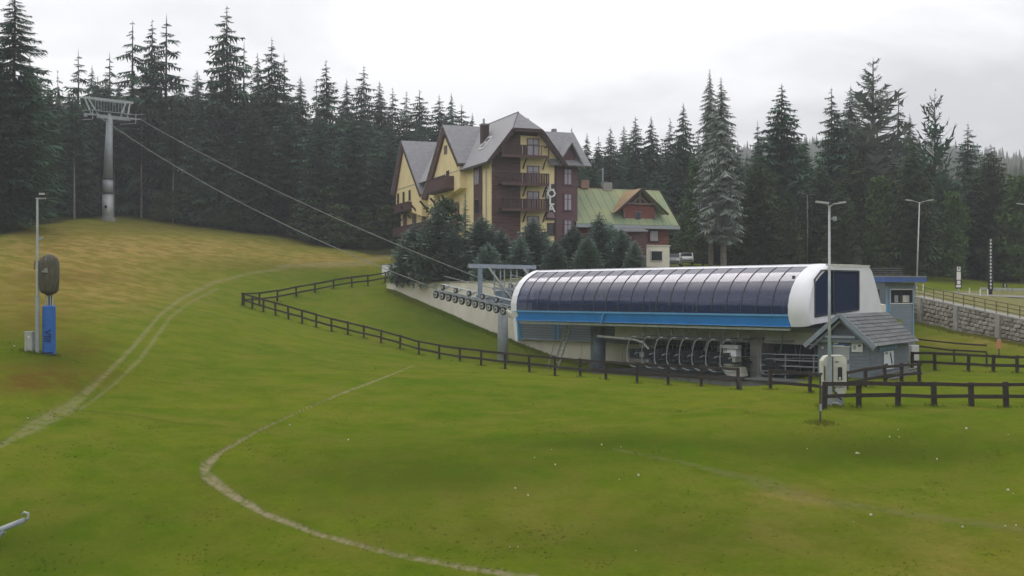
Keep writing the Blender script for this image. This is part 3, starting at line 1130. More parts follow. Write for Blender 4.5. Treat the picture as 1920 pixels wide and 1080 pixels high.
# ladder leaning below the cover
ld = thing('ladder', 'steel ladder leaning up under the blue band left of the thick pillar', 'ladder', S(4.0, 2.0, -6.0))
LA, LB = S(2.2, 2.6, -6.3), S(4.2, 2.6, -1.9)
for o_ in (-0.28, 0.28):
    piece_beam('stile', STEELL, ld, LA + AX * o_, LB + AX * o_, 0.10, 0.10)
for k in range(13):
    c = LA.lerp(LB, (k + .6) / 13.5)
    piece_beam('rung', STEELL, ld, c - AX * 0.28, c + AX * 0.28, 0.06, 0.06)
pl = MB().tube([S(1.6, 2.2, -6.6), S(2.6, 2.2, -4.0)], 0.05, 6).build('prop_pole', STEELL, None, loc=S(1.6, 2.2, -6.6))
tag(pl, 'thin pale pole leaning beside the foot of the ladder', 'pole')

# entry portal, sheave trains
ep = thing('entry_portal', 'blue grey steel portal on a round column at the uphill end of the station', 'lift portal', S(-6.3, 4.48, -6.4))
MB().tube([S(-6.3, 4.48, -6.8), S(-6.3, 4.48, -1.2)], 0.52, 20, 0.42).build('column', STEEL, ep, smooth=True)
MB().box(S(-6.3, 4.48, -0.5), (1.0, 0.9, 1.6), AX, PP).build('column_head', STEELB, ep)
MB().beam(S(-6.3, 0.7, 2.42), S(-6.3, 8.3, 2.42), 0.3, 0.34).build('top_beam', mat('portal_paint', (0.30, 0.34, 0.41), 0.5, 0.1, 2), ep)
MB().beam(S(-6.3, 1.6, -0.3), S(-6.3, 7.6, -0.5), 0.4, 0.5).build('cross_beam', STEELB, ep)
for w_ in (1.9, 7.3):
    MB().beam(S(-6.3, w_, -0.2), S(-6.3, w_, 2.3), 0.62, 0.4).build('leg', STEELB, ep)
MB().beam(S(-6.1, 2.7, 2.3), S(-5.6, 5.4, -0.9), 0.16, 0.16).build('brace', STEELL, ep)
MB().beam(S(-6.1, 6.7, 2.3), S(-5.9, 7.6, 1.2), 0.16, 0.16).build('brace', STEELL, ep)
for w_ in (3.6, 4.3, 4.75, 5.5, 6.2):
    MB().beam(S(-6.4, w_, 0.0), S(-6.4, w_, 2.2), 0.09, 0.12).build('hanger_bar', STEEL, ep)
MB().beam(S(-6.4, 5.4, 1.4), S(-6.4, 6.4, 1.4), 0.09, 0.09).build('cross_bar', STEELL, ep)
MB().beam(S(-6.4, 3.4, 0.5), S(-6.4, 6.4, 0.5), 0.12, 0.2).build('walkway', STEEL, ep)
MB().box(S(-5.2, 6.4, 0.45), (.35, .35, .35)).build('flood_lamp', WHITE, ep)


def wheel_mb(c, r, wd, axis):
    c, axis = Vector(c), Vector(axis)
    m_ = MB()
    m_.tube([c - axis * wd / 2, c + axis * wd / 2], r, 14)
    return m_


def sheave_train(label, p0, p1, n, parent_group):
    """two rows of grooved wheels on a rocker frame between p0 and p1"""
    tr_ = thing('sheave_train', label, 'sheave train', p0, parent_group)
    d = (p1 - p0)
    MB().beam(p0 + UP * 0.15 + PP * .32, p1 + UP * 0.15 + PP * .32, 0.16, 0.3).build('rocker_frame', STEEL, tr_)
    MB().beam(p0 + UP * 0.28 - PP * .32, p1 + UP * 0.28 - PP * .32, 0.08, 0.12).build('rocker_frame', STEEL, tr_)
    MB().beam(p0 + UP * 0.75 + PP * .7, p1 + UP * 0.75 + PP * .7, 0.5, 0.06).build('catwalk', STEELL, tr_)
    MB().beam(p0 + UP * 1.5 + PP * .9, p1 + UP * 1.3 + PP * .9, 0.05, 0.05).build('handrail', STEEL, tr_)
    for row, (oy, dz) in enumerate(((-.42, -.08), (.15, .0))):
        for k in range(n):
            c = p0.lerp(p1, (k + .5 + .25 * row) / n) + PP * oy + UP * dz
            wo = wheel_mb(c, 0.34, 0.14, PP).build('sheave', RUBBER, tr_)
            wheel_mb(c - PP * 0.03, 0.23, 0.14, PP).build('rim', STEELL, wo)
            wheel_mb(c - PP * 0.05, 0.09, 0.18, PP).build('hub', DARKM, wo)
    for k in range(n // 2):
        c = p0.lerp(p1, (k * 2 + 1) / n)
        MB().prism([c + UP * .05 - AX * .5, c + UP * .05 + AX * .5, c + UP * .6], PP * .1).build('bracket', STEELL, tr_)
        wo = wheel_mb(c + UP * 0.62, 0.24, 0.14, PP).build('sheave', RUBBER, tr_)
        wheel_mb(c + UP * 0.62 - PP * 0.03, 0.14, 0.14, PP).build('rim', STEELL, wo)
        MB().beam(c + UP * .3 - AX * .9 + PP * .5, c + UP * .75 + AX * .4 + PP * .5, .08, .12).build('link_bar', CREAMC if k % 2 else STEELL, tr_)
    return tr_


sheave_train('train of guide wheels nearest the viewer at the uphill end of the station', S(-11.6, 1.3, 0.12), S(-1.6, 1.3, -1.35), 11, 'sheave trains at the station')
sheave_train('train of guide wheels on the far side of the station portal, by the concrete wall', S(-9.6, 7.4, 0.3), S(-1.6, 7.4, -0.9), 8, 'sheave trains at the station')
MB().prism([S(-2.2, 0.9, -1.15), S(-.1, 0.6, -1.75), S(-.2, 0.6, -2.1), S(-1.4, .9, -1.9)], PP * .5).build('guide_funnel', CREAMC, ep)

# ------------------------------------------------------------------ chairs parked in the station
RX, RY = AX, PP


def chair(loc):
    c = thing('lift_chair', 'x', 'lift chair', loc, 'chairs parked under the station')
    P = lambda x, y, z: Vector(loc) + AX * x + PP * y + UP * z
    MB().tube([P(0, 0, 0), P(0, 0, -.75)], 0.07, 8).build('hanger', TUBE, c)
    MB().box(P(0, 0, .0), (.5, .2, .16), AX, PP).build('grip', STEEL, c)
    MB().tube([P(.1, -1.35, -.85), P(.1, 1.35, -.85)], 0.05, 6).build('cross_tube', STEEL, c)
    MB().tube([P(0, 0, -.75), P(.1, 0, -.85)], 0.07, 6).build('elbow', TUBE, c)
    for y in (-1.35, 0, 1.35):
        MB().tube([P(.38, y, -.84), P(.1, y, -.85), P(-.2, y, -1.05), P(-.38, y, -1.5), P(-.47, y, -2.0), P(-.46, y, -2.5), P(-.28, y, -2.84), P(.12, y, -3.02), P(.42, y, -3.03)], 0.045, 8).build('side_tube', TUBE, c, smooth=True)
    for k in range(3):
        y0 = -1.2 + k * .83
        MB().box(P(0.0, y0 + .37, -2.42), (.55, .74, .09), AX, PP).build('seat', PAD, c)
        MB().prism([P(-.36, y0, -2.38), P(-.30, y0, -2.38), P(-.38, y0, -1.75), P(-.44, y0, -1.75)], PP * .74).build('backrest', PAD, c)
    MB().tube([P(.42, -1.3, -3.03), P(.42, 1.3, -3.03)], 0.035, 6).build('footrest', TUBE, c)
    MB().tube([P(.2, -1.3, -2.1), P(.45, -1.3, -2.0), P(.45, 1.3, -2.0), P(.2, 1.3, -2.1)], 0.03, 6).build('safety_bar', STEEL, c)
    return c


def t_of(px, w_):
    q = (px - 960) / F
    return (q * (94.6 + .6606 * w_) - .7507 * w_) / (.6606 + .7507 * q)


ordn = ['first', 'second', 'third', 'fourth', 'fifth', 'sixth', 'seventh', 'eighth']
c0 = chair(S(t_of(1208, 1.5), 1.5, -2.2))
base_t = t_of(1208, 1.5)
spots = [(base_t, 1.5)] + [(t_of(p, 1.5), 1.5) for p in (1236, 1260, 1283, 1307, 1331, 1357, 1384)]
for i, (tt, w_) in enumerate(spots):
    c = c0 if i == 0 else copy_tree(c0)
    c.location = S(tt, w_, -2.2)
    c['label'] = ordn[i] + ' grey chair from the left in the near row hanging under the blue band'
    WL[c.name] = Vector(c.location)
for i, (tt, w_) in enumerate([(24.3, 2.6), (25.6, 4.2), (26.0, 5.9)]):
    c = copy_tree(c0)
    c.location = S(tt, w_, -2.25)
    c.rotation_euler.z = math.radians(-35 - 40 * i)
    c['label'] = ordn[i] + ' chair on the turn under the white end cap'
    c['group'] = 'chairs on the turn of the station'
for i in range(6):
    c = copy_tree(c0)
    c.location = S(9.5 + i * 1.9, 7.3, -2.25)
    c.rotation_euler.z = math.pi
    c['label'] = ordn[i] + ' grey chair on the far side, counted from the column, seen past the near chairs'
    c['group'] = 'chairs on the far side of the station'

# ------------------------------------------------------------------ lift tower and ropes
TS = -92.0
TB = S(TS, 4.5, 0)
tb = Vector((TB.x, TB.y, gz(TB.x, TB.y)))
tw = thing('lift_tower', 'tall grey tubular chairlift tower with its crossarm standing at the top of the slope', 'lift tower', tb)
ztop = (H0 - 222) / F * TB.y
secs = [(-.5, 9.6, .80), (9.6, 0, 0)]
zs = [tb.z - 0.5, (H0 - 363) / F * TB.y, (H0 - 336) / F * TB.y, ztop]
rr = [0.80, 0.74, 0.68, 0.42]
for i in range(3):
    MB().tube([(TB.x, TB.y, zs[i]), (TB.x + (i == 2) * .25, TB.y, zs[i + 1] - .04)], rr[i], 20, rr[i] - .04 if i < 2 else rr[3]).build('pole_section', STEELL if i == 0 else STEEL, tw, smooth=True)
    MB().tube([(TB.x, TB.y, zs[i] + (0.9 if i == 0 else -.1)), (TB.x, TB.y, zs[i] + (1.05 if i == 0 else .1))], rr[i] + .08, 20).build('flange', DARKM if i else STEEL, tw)
MB().tube([(TB.x, TB.y, tb.z - 1), (TB.x, TB.y, tb.z + .35)], 1.05, 20).build('footing', CONC, tw)
MB().box((TB.x, TB.y - .82, tb.z + 1.9), (.3, .1, .4)).build('number_plate', BLKP, tw)
T_ = lambda x, y, z: Vector((TB.x + .25, TB.y, ztop)) + AX * x + PP * y + UP * z
MB().beam(T_(0, -3.6, 0.15), T_(0, 3.6, 0.15), 0.45, 0.5).build('crossarm', STEEL, tw)
MB().tube([T_(0, 0, -.3), T_(0, 0, .7)], .35, 12, .2).build('head', STEELL, tw)
for y0, y1 in ((-1.6, -3.1), (-2.6, -4.2 + .6), (1.6, 2.4), (2.6, 3.0)):
    MB().beam(T_(0, y0, .3), T_(0, y1, 2.55), 0.14, 0.18).build('frame_strut', STEELL, tw)
MB().beam(T_(-.3, -4.1, 2.6), T_(-.3, 3.6, 2.6), 0.2, 0.24).build('maintenance_frame', STEELL, tw)
MB().beam(T_(.6, -3.6, 2.6), T_(.6, 3.2, 2.6), 0.12, 0.14).build('maintenance_frame', STEEL, tw)
for k in range(11):
    y = -2.2 + k * .42
    MB().beam(T_(.35, y, .95), T_(.35, y, 2.3), 0.05, 0.05).build('railing_bar', STEEL, tw)
MB().beam(T_(.35, -2.3, 2.3), T_(.35, 2.1, 2.3), 0.06, 0.06).build('railing_top', STEELL, tw)
MB().beam(T_(.35, -3.0, .85), T_(.35, 3.0, .85), 0.5, 0.07).build('catwalk', STEEL, tw)
for s_ in (-1, 1):
    y = s_ * 3.1
    MB().beam(T_(-3.0, y, .55), T_(3.0, y, -.15), 0.35, 0.16).build('wheel_frame', STEELL, tw)
    MB().beam(T_(-3.0, y + .5, 1.2), T_(3.0, y + .5, .6), 0.5, 0.06).build('catwalk', STEEL, tw)
    MB().beam(T_(-2.6, y - .45, -.3), T_(2.8, y - .45, -.75), 0.06, 0.08).build('lower_bar', STEELL, tw)
    MB().beam(T_(2.8, y - .45, -.75), T_(2.8, y - .45, .6), 0.06, 0.08).build('end_bar', STEELL, tw)
    for k in range(8):
        f = (k + .5) / 8
        c = T_(-3.0, y, .3).lerp(T_(3.0, y, -.4), f)
        wheel_mb(c, .25, .16, PP).build('sheave', RUBBER, tw)


def rope(name, label, A, B, sag, r):
    pts = []
    for k in range(33):
        f = k / 32
        p = A.lerp(B, f)
        pts.append(p - UP * (sag * 4 * f * (1 - f)))
    o = MB().tube(pts, r, 6).build(name, mat('rope_steel', (0.15, 0.155, 0.145), 0.5, .1, 3), None, loc=A, smooth=True)
    tag(o, label, 'cable', 'haul ropes of the chairlift')


rope('haul_rope', 'nearer of the two steel ropes from the station to the slope tower', S(-11.6, 1.4, .45), T_(3, -3.1, -.1), 1.6, .036)
rope('haul_rope', 'farther of the two steel ropes from the station to the slope tower', S(-9.6, 7.4, .65), T_(3, 3.1, -.1), 1.0, .036)
far1 = Vector((TB.x, TB.y, ztop)) - AX * 70 + UP * 4.5
rope('haul_rope', 'rope running on uphill from the tower, upper of the pair against the trees', T_(-3, -3.1, .5), far1 - PP * 3.1, 2.2, .03)
rope('haul_rope', 'rope running on uphill from the tower, lower of the pair against the trees', T_(-3, 3.1, .5), far1 + PP * 3.1, 2.2, .03)
rope_in = MB().tube([S(-11.6, 1.4, .45), S(-6, 1.4, -.35), S(0, 1.4, -1.2)], .05, 6).build('rope_end', STEEL, None, loc=S(-11.6, 1.4, .45))
tag(rope_in, 'short run of rope over the guide wheels into the station', 'cable')

# ------------------------------------------------------------------ wooden fences
POSTS = []


def fence(label, verts, h=1.2, rails=(0.95, .45), spacing=None, posts=None, post=.16, rail=.16, group='dark wooden fences round the station', low=0):
    """verts: (px, Y); posts: photo columns of the posts"""
    pv = [((p - 960) / F * Y, Y) for p, Y in verts]
    xs = []
    pxs = [v[0] for v in verts]
    Ys = [v[1] for v in verts]
    f_ = thing('wooden_fence', label, 'fence', gp(verts[0][0], verts[0][1]), group)
    for p in posts:
        Y = float(np.interp(p, pxs, Ys)) if pxs[-1] > pxs[0] else float(np.interp(-p, [-q for q in pxs], Ys))
        xs.append(gp(p, Y))
    for i, p in enumerate(xs):
        lean = random.uniform(-.06, .06)
        POSTS.append(p)
        a = p + UP * -.3
        b_ = p + UP * (h + random.uniform(0, .06)) + Vector((lean, 0, 0))
        piece_beam('post', WOODD, f_, a, b_, post, post, .04)
    for zf in rails:
        for i in range(len(xs) - 1):
            a, b_ = xs[i] + UP * (h * zf), xs[i + 1] + UP * (h * zf)
            d = (b_ - a).normalized()
            nrm = Vector((d.y, -d.x, 0)).normalized() * (post / 2 + .02)
            nrm = nrm if nrm.y < 0 else -nrm
            off_ = random.uniform(-.02, .02)
            piece_beam('rail', WOODD, f_, a + nrm - d * .05 + UP * off_, b_ + nrm + d * .05 + UP * random.uniform(-.04, .04), .05, rail * random.uniform(.85, 1.1))
    return f_


F1v = [(455, 110), (560, 107), (640, 104), (760, 97), (900, 87), (1050, 79), (1195, 72), (1315, 69), (1383, 65)]
fence('long dark rail fence curving down the lawn from the far corner to the chairs', F1v,
      posts=[455, 473, 494, 517, 541, 567, 593, 622, 652, 682, 714, 750, 786, 824, 863, 902, 947, 993, 1040, 1088, 1136, 1194, 1253, 1315, 1383])
fence('dark rail fence running up from the far corner to the small spruces', [(455, 110), (485, 113), (560, 120), (690, 129), (760, 133)],
      posts=[457, 486, 520, 556, 590, 625, 660, 690, 722, 752], h=1.15)
st_ = thing('stay_post', 'short dark stake leaning against the last post of the long fence', 'stake', gp(1390, 64.5))
piece_beam('stake', WOODD, st_, gp(1391, 64.2) - UP * .2, gp(1384, 64.9) + UP * .75, .14, .14)
fence('short dark fence between the chairs and the lamp post by the hut', [(1445, 63), (1518, 61), (1548, 60)], posts=[1445, 1518, 1550], h=1.2)
fence('nearest dark fence with thick posts running across the right lawn', [(1538, 54), (1610, 56), (1990, 56)], posts=[1545, 1610, 1683, 1752, 1822, 1887, 1955, 2020], h=1.22, post=.22, rail=.18, rails=(.93, .47))
fence('dark rail fence in front of the side wall of the shingled hut', [(1585, 62.5), (1725, 68)], posts=[1588, 1622, 1660, 1690, 1724], h=1.05, post=.17)
fence('dark fence across the right lawn behind the nearest one', [(1708, 78), (1753, 77), (1907, 74), (2010, 74)], posts=[1710, 1753, 1815, 1862, 1907, 1962], h=1.15, post=.18, rail=.17)
fence('low pair of dark rails sloping down beside the cabin to the right lawn', [(1712, 86), (1762, 82), (1850, 79)], posts=[1712, 1790, 1850], h=.95, post=.1, rail=.12, rails=(1.6, 1.1))
pp = gp(1538, 49.8)
o = thing('marker_post', 'thin dark pole standing alone on the lawn before the lamp post', 'pole', pp)
MB().tube([pp - UP * .3, pp + UP * 2.0], .045, 8).build('pole', DARKM, o)
MB().box(pp + UP * 2.02, (.14, .14, .1)).build('cap', DARKM, o)
MB().box(pp + UP * .6 + Vector((0, -.06, 0)), (.1, .03, .3)).build('reflector', STEEL, o)

# ------------------------------------------------------------------ shingled hut
HR = Vector((.56, .8285, 0))
HG = Vector((.8285, -.56, 0))
HK = Vector((21.0, 69.0, -4.95))
ht = thing('ticket_hut', 'small grey hut with a gabled board roof beside the white end cap', 'hut', HK)
Hc = lambda g_, r, z: HK + HG * g_ + HR * r + UP * (z + 4.95)       # g_ from the near right corner (negative left), r backwards, z absolute
HW, HL = 3.05, 8.0
ze, za = -2.86, -1.22
nb = 11
for k in range(nb):
    z0 = -4.95 + (ze + .28 + 4.95) * (k + .5) / nb
    h_ = (ze + .28 + 4.95) / nb
    o1 = .012 * (k % 2)
    piece_beam('siding_board', SIDING, ht, Hc(.0 + o1, .02, z0), Hc(.0 + o1, HL, z0), .1, h_ - .012)
    piece_beam('siding_board', SIDING, ht, Hc(-HW, -.02 - o1, z0), Hc(.04, -.02 - o1, z0), .1, h_ - .012)
    piece_beam('siding_board', SIDING, ht, Hc(-HW, .0, z0), Hc(-HW, HL, z0), .1, h_ - .012)
MB().prism([Hc(-HW, .12, ze + .1), Hc(0, .12, ze + .1), Hc(-HW / 2, .12, za - .25)], HR * .1).build('gable_wall', SIDING, ht)
MB().box(Hc(-HW / 2, HL / 2, -3.95), (HW - .2, HL - .2, 2.0), HG, HR).build('inner_wall', DARKM, ht)
ov, fo = .55, .75
mid = -HW / 2
nrow = 9
for sd in (1, -1):
    for k in range(nrow):
        f0, f1 = k / nrow, (k + 1.18) / nrow
        hw_ = HW / 2 + ov
        slope = (za - ze + .22) / hw_
        g0, g1 = mid + sd * hw_ * f0, mid + sd * hw_ * f1
        z0, z1 = za - slope * hw_ * f0 + .05 - .0 * k, za - slope * hw_ * f1 + .05 + .05
        a, b_ = Hc(g0, -fo, z0), Hc(g1, -fo, z1)
        nn = 5
        for j in range(nn):
            ra, rb = -fo + (HL + 2 * fo) * j / nn + .01, -fo + (HL + 2 * fo) * (j + 1) / nn - .01
            c = (Hc(g0, (ra + rb) / 2, z0) + Hc(g1, (ra + rb) / 2, z1)) / 2
            dv = (Hc(g1, 0, z1) - Hc(g0, 0, z0))
            u_ = dv.normalized()
            piece('roof_board', ROOFB, ht, c + UP * random.uniform(-.008, .008), (dv.length, rb - ra, .04), u_, HR, u_.cross(HR) * (1 if sd > 0 else -1))
    MB().beam(Hc(mid, -fo - .04, za + .02), Hc(mid + sd * (HW / 2 + ov + .05), -fo - .04, ze - .24), .08, .26, up=(0, 0, 1)).build('barge_board', TRIMG, ht)
    MB().beam(Hc(mid, -fo + .3, za - .32), Hc(mid + sd * (HW / 2 + ov - .15), -fo + .3, ze - .40), .1, .14).build('rafter', TRIMG, ht)
MB().beam(Hc(mid - .9, -fo + .1, ze + .35), Hc(mid + .9, -fo + .1, ze + .35), .1, .14).build('tie_beam', TRIMG, ht)
MB().beam(Hc(mid - 1.6, -.3, ze + .1), Hc(mid + 1.6, -.3, ze + .1), .12, .18).build('lintel', TRIMG, ht)
dr = MB().box(Hc(-1.62, -.11, -4.0), (.98, .05, 1.75), HG, HR).build('door', mat('pale_door', (.34, .36, .38), .5, .06, 2), ht)
MB().box(Hc(-1.2, -.16, -4.0), (.05, .05, .2), HG, HR).build('handle', DARKM, dr)
MB().box(Hc(-1.62, -.13, -3.1), (1.1, .06, .06), HG, HR).build('door_head', FRAMEW, dr)
sg = MB().box(Hc(-1.75, -.14, -2.95), (.82, .03, .36), HG, HR).build('blue_sign', NAVY, ht)
MB().beam(Hc(-2.1, -.17, -2.95), Hc(-1.8, -.17, -2.9), .02, .08).build('sign_stripe', LETT, sg)
MB().beam(Hc(-2.1, -.17, -3.06), Hc(-1.4, -.17, -3.08), .02, .07).build('sign_stripe', LETT, sg)
sg = MB().box(Hc(-.66, -.14, -3.06), (.66, .03, .68), HG, HR).build('notice_board', FRAMEW, ht)
MB().box(Hc(-.82, -.165, -3.13), (.16, .02, .24), HG, HR).build('notice_print', STEEL, sg)
MB().box(Hc(-.52, -.165, -3.02), (.16, .02, .1), HG, HR).build('notice_print', BLKP, sg)
MB().box(Hc(-.66, -.165, -2.84), (.5, .02, .06), HG, HR).build('notice_print', STEEL, sg)
# right wall: blue strip sign and white banner with a dark skier shape
sg = MB().box(Hc(.11, 3.5, -3.27), (.03, 4.0, .32), HG, HR).build('name_sign', mat('sign_blue', (.10, .19, .33), .5, .12, 2), ht)
for k in range(5):
    MB().box(Hc(.14, 1.9 + k * .75, -3.27), (.02, .5, .12), HG, HR).build('sign_stripe', mat('sign_pale', (.22, .32, .45), .5, .1, 2), sg)
sg = MB().box(Hc(.11, 3.55, -4.03), (.03, 2.0, 1.1), HG, HR).build('banner', mat('banner_white', (.68, .72, .78), .5, .06, 2), ht)
MB().prism([Hc(.13, 3.7, -3.55), Hc(.13, 3.95, -3.6), Hc(.13, 4.3, -4.25), Hc(.13, 4.1, -4.35)], HG * .01).build('banner_print', BLKP, sg)
MB().prism([Hc(.13, 2.7, -4.2), Hc(.13, 3.3, -4.22), Hc(.13, 3.3, -4.3), Hc(.13, 2.7, -4.27)], HG * .01).build('banner_print', BLKP, sg)
MB().box(Hc(.13, 3.05, -3.58), (.015, .5, .12), HG, HR).build('banner_print', STEELB, sg)
MB().beam(Hc(.08, 1.35, -4.9), Hc(.08, 1.35, -3.0), .05, .05).build('corner_trim', TRIMG, ht)
# loudspeaker and pipe near the gable
MB().tube([Hc(-2.35, -.5, -2.0), Hc(-2.2, -.6, -2.05), Hc(-2.15, -.6, -2.45)], .07, 8).build('floodlight', WHITE, ht)
MB().tube([Hc(-2.15, -.5, -2.4), Hc(-2.1, -.4, -4.4)], .05, 8).build('drain_pipe', BLUEL, ht)
MB().box(Hc(-2.75, -.14, -3.2), (.14, .04, .14), HG, HR).build('switch_plate', STEELL, ht)
# wooden deck skirts by the hut
dk = thing('hut_steps', 'weathered grey board steps along the side wall of the hut', 'steps', Hc(1, 3, -5.0))
for k in range(3):
    piece_beam('step_board', ROOFB, dk, Hc(.5 + k * .3, .5, -4.72 - k * .12), Hc(.5 + k * .3, 7.5, -4.72 - k * .12), .28, .06)

# ------------------------------------------------------------------ control cabin
cb = thing('control_cabin', 'tall blue grey operator cabin with a flat blue roof behind the hut', 'cabin', W(1685, 672, 85))
CF0, CF1 = W(1661, 552, 84.4), W(1713, 552, 85.6)
cd = (CF1 - CF0).normalized()
cn = Vector((cd.y, -cd.x, 0))          # outward (towards viewer)
cw = (CF1 - CF0).length
Cc = lambda a, d_, z: CF0 + cd * a - cn * d_ + UP * z
ztp, zbt = (H0 - 530) / F * 85, -5.0
nb = 20
zlo, zhi = -4.9, -.72
for k in range(nb):
    z0 = zlo + (zhi - zlo) * (k + .5) / nb
    piece_beam('siding_board', SIDINGL, cb, Cc(0, -.01 * (k % 2), z0), Cc(cw, -.01 * (k % 2), z0), .1, (zhi - zlo) / nb - .012)
    piece_beam('siding_board', SIDINGL, cb, Cc(0, 0, z0), Cc(-.35, 2.6, z0), .1, (zhi - zlo) / nb - .012)
    piece_beam('siding_board', SIDINGL, cb, Cc(cw, 0.05, z0), Cc(cw, 2.6, z0), .1, (zhi - zlo) / nb - .012)
MB().box(Cc(cw / 2, -.02, .62), (cw + .1, .1, .42), cd, -cn).build('upper_band', TRIMG, cb)
MB().box(Cc(cw / 2, 1.3, -1.6), (cw - .3, 2.4, 1.4), cd, -cn).build('inner_core', DARKM, cb)
for a in (0, .10 * cw, .95 * cw):
    MB().box(Cc(a, -.08, -1.9), (.11, .08, 4.9), cd, -cn).build('corner_trim', mat('cabin_trim', (.22, .32, .44), .5, .08, 2), cb)
wf = MB()
for zz in (-.66, .36):
    wf.box(Cc(cw * .54, -.07, zz), (cw * .84, .1, .08), cd, -cn)
for a in (.12, .96):
    wf.box(Cc(cw * a, -.07, -.15), (.08, .1, 1.0), cd, -cn)
wfo = wf.build('window', FRAMEW, cb)
MB().box(Cc(cw * .54, .03, -.15), (cw * .82, .02, 1.0), cd, -cn).build('pane', GLASSD, wfo)
for a, sz, m_ in ((.38, .35, STEEL), (.55, .3, DARKM), (.68, .4, CREAMC), (.8, .25, STEELL)):
    MB().box(Cc(cw * a, .015, -.32), (sz, .02, .5), cd, -cn).build('view_inside', m_, wfo)
MB().box(Cc(-.2, .9, -.15), (.05, .9, 1.0), cd, -cn).build('side_pane', GLASSD, cb)
MB().prism([Cc(-.95, -.9, .88), Cc(cw + .35, -.9, .88), Cc(cw + .35, 3.2, .88), Cc(-.95, 3.2, .88)], UP * .36).build('roof', NAVY, cb)
MB().prism([Cc(-.98, -.93, 1.24), Cc(cw + .38, -.93, 1.24), Cc(cw + .38, 3.2, 1.24), Cc(-.98, 3.2, 1.24)], UP * .08).build('roof_flashing', SLATEL, cb)
MB().box(Cc(-.25, -.25, -1.1), (.38, .2, .7), cd, -cn).build('blue_cabinet', BLUEL, cb)
MB().prism([Cc(-.4, -.3, -1.4), Cc(.0, -.3, -1.5), Cc(-.1, -.3, -1.85)], cn * -.1).build('blue_bracket', BLUEL, cb)
# low shingle roof behind the cabin
br = thing('rear_shed', 'low shed roof of grey shingles just showing behind the cabin', 'shed', W(1660, 560, 93))
for k in range(4):
    z0 = 1.45 + k * .2
    piece_beam('roof_board', ROOFB, br, W(1632, 515 - k * 4, 92 + k * .4), W(1692 - k * 1, 515 - k * 4, 92 + k * .4), .45, .05)
MB().box(W(1662, 548, 93.5), (2.2, 1.6, 2.6)).build('wall', SIDING, br)
wb = MB().box(W(1714, 668, 79), (.5, .5, 1.5)).build('utility_box', FRAMEW, None, loc=W(1714, 690, 79))
tag(wb, 'white utility box at the rear corner of the hut', 'utility box')

# ------------------------------------------------------------------ lamp posts
def lamp(label, px, Y, ytop, base_py=None, heads=((-.5, 0), (.5, 0)), extra=None, lean=0, hm=STEELL, r=.085, drop=.04):
    b_ = gp(px, Y)
    tz = (H0 - ytop) / F * Y
    o = thing('lamp_post', label, 'lamp post', b_, 'lamp posts')
    top = Vector((b_.x + lean, b_.y, tz))
    MB().tube([b_ - UP * .3, top], r, 10, r * .6).build('pole', hm, o, smooth=True)
    MB().tube([b_ - UP * .1, b_ + UP * .9], r * 1.35, 10).build('base_sleeve', hm, o)
    for dx_, dz_ in heads:
        arm = top + Vector((dx_, 0, .12 + dz_))
        MB().beam(top - UP * .05, arm, .05, .05).build('arm', hm, o)
        s = 1 if dx_ > 0 else -1
        MB().box(arm + Vector((s * .22, 0, .02)), (.6, .26, .09), (math.cos(.12), 0, s * math.sin(.12)), (0, 1, 0)).build('lamp_head', hm, o)
    return o, b_, top


lo, lb, lt = lamp('tall grey double lamp post with a small camera beside the hut gable', 1555, 56.2, 386, heads=((-.12, 0.02), (.25, 0.0)))
MB().box(lt + Vector((.2, 0, .2)), (.34, .26, .14)).build('camera_box', BLKP, lo)
MB().beam(lt + Vector((0, -.05, -.62)), lt + Vector((.3, -.05, -.62)), .05, .05).build('bracket', STEELL, lo)
MB().box(lt + Vector((.24, -.08, -.62)), (.16, .16, .2)).build('loudspeaker', STEEL, lo)
MB().beam(lb + Vector((0, -.02, 0)), lb + Vector((0, -.02, 2.35)), .2, .2).build('cable_duct', STEEL, lo)
lamp('tall double armed lamp post right of the control cabin', 1718, 108, 379, heads=((-.75, .04), (.75, .04)), lean=.3)
lamp('slim double lamp post half lost in the trees above the white end cap', 1514, 150, 366, heads=((-.5, 0.1), (.5, -.05)), hm=mat('weathered_pole', (.16, .17, .15), .8, .2, 2))
lamp('lamp post at the far edge of the car park by the forest', 1927, 110, 386, heads=((-.5, .05), (.5, .05)))
# floodlight mast by the snow gun
b_ = gp(70, 61.5)
tz = (H0 - 372) / F * 61.5
o = thing('floodlight_mast', 'slim grey floodlight mast beside the covered snow gun', 'lamp post', b_)
MB().tube([b_ - UP * .3, b_ + UP * 3.1], .105, 10).build('lower_pole', STEEL, o)
MB().tube([b_ + UP * 3.1, Vector((b_.x, b_.y, tz))], .07, 10, .055).build('pole', STEELL, o)
MB().beam(Vector((b_.x - .08, b_.y, tz)), Vector((b_.x + .45, b_.y, tz)), .07, .07).build('arm', STEELL, o)
hd = MB().box(Vector((b_.x + .3, b_.y, tz + .22)), (.42, .4, .2), (1, 0, .15)).build('floodlight', BLKP, o)
MB().box(Vector((b_.x + .32, b_.y - .21, tz + .22)), (.3, .02, .1)).build('lens', STEELL, hd)
MB().beam(Vector((b_.x, b_.y, tz - 2.2)), Vector((b_.x + .3, b_.y, tz - 2.05)), .05, .12).build('bracket', STEEL, o)
# control cabinet
b_ = gp(55.5, 61.6)
o = thing('control_cabinet', 'narrow pale grey cabinet at the foot of the floodlight mast', 'cabinet', b_)
MB().box(b_ + UP * .5, (.40, .35, 1.12)).build('body', STEELL, o)
MB().box(b_ + UP * .52 + Vector((0, -.19, 0)), (.33, .03, 1.0)).build('door', mat('cabinet_door', (.36, .37, .33), .6, .1, 3), o)
MB().box(b_ + UP * 1.09, (.45, .4, .06)).build('lid', STEELL, o)
MB().box(b_ + Vector((.03, -.21, .84)), (.1, .02, .12)).build('label_plate', FRAMEW, o)
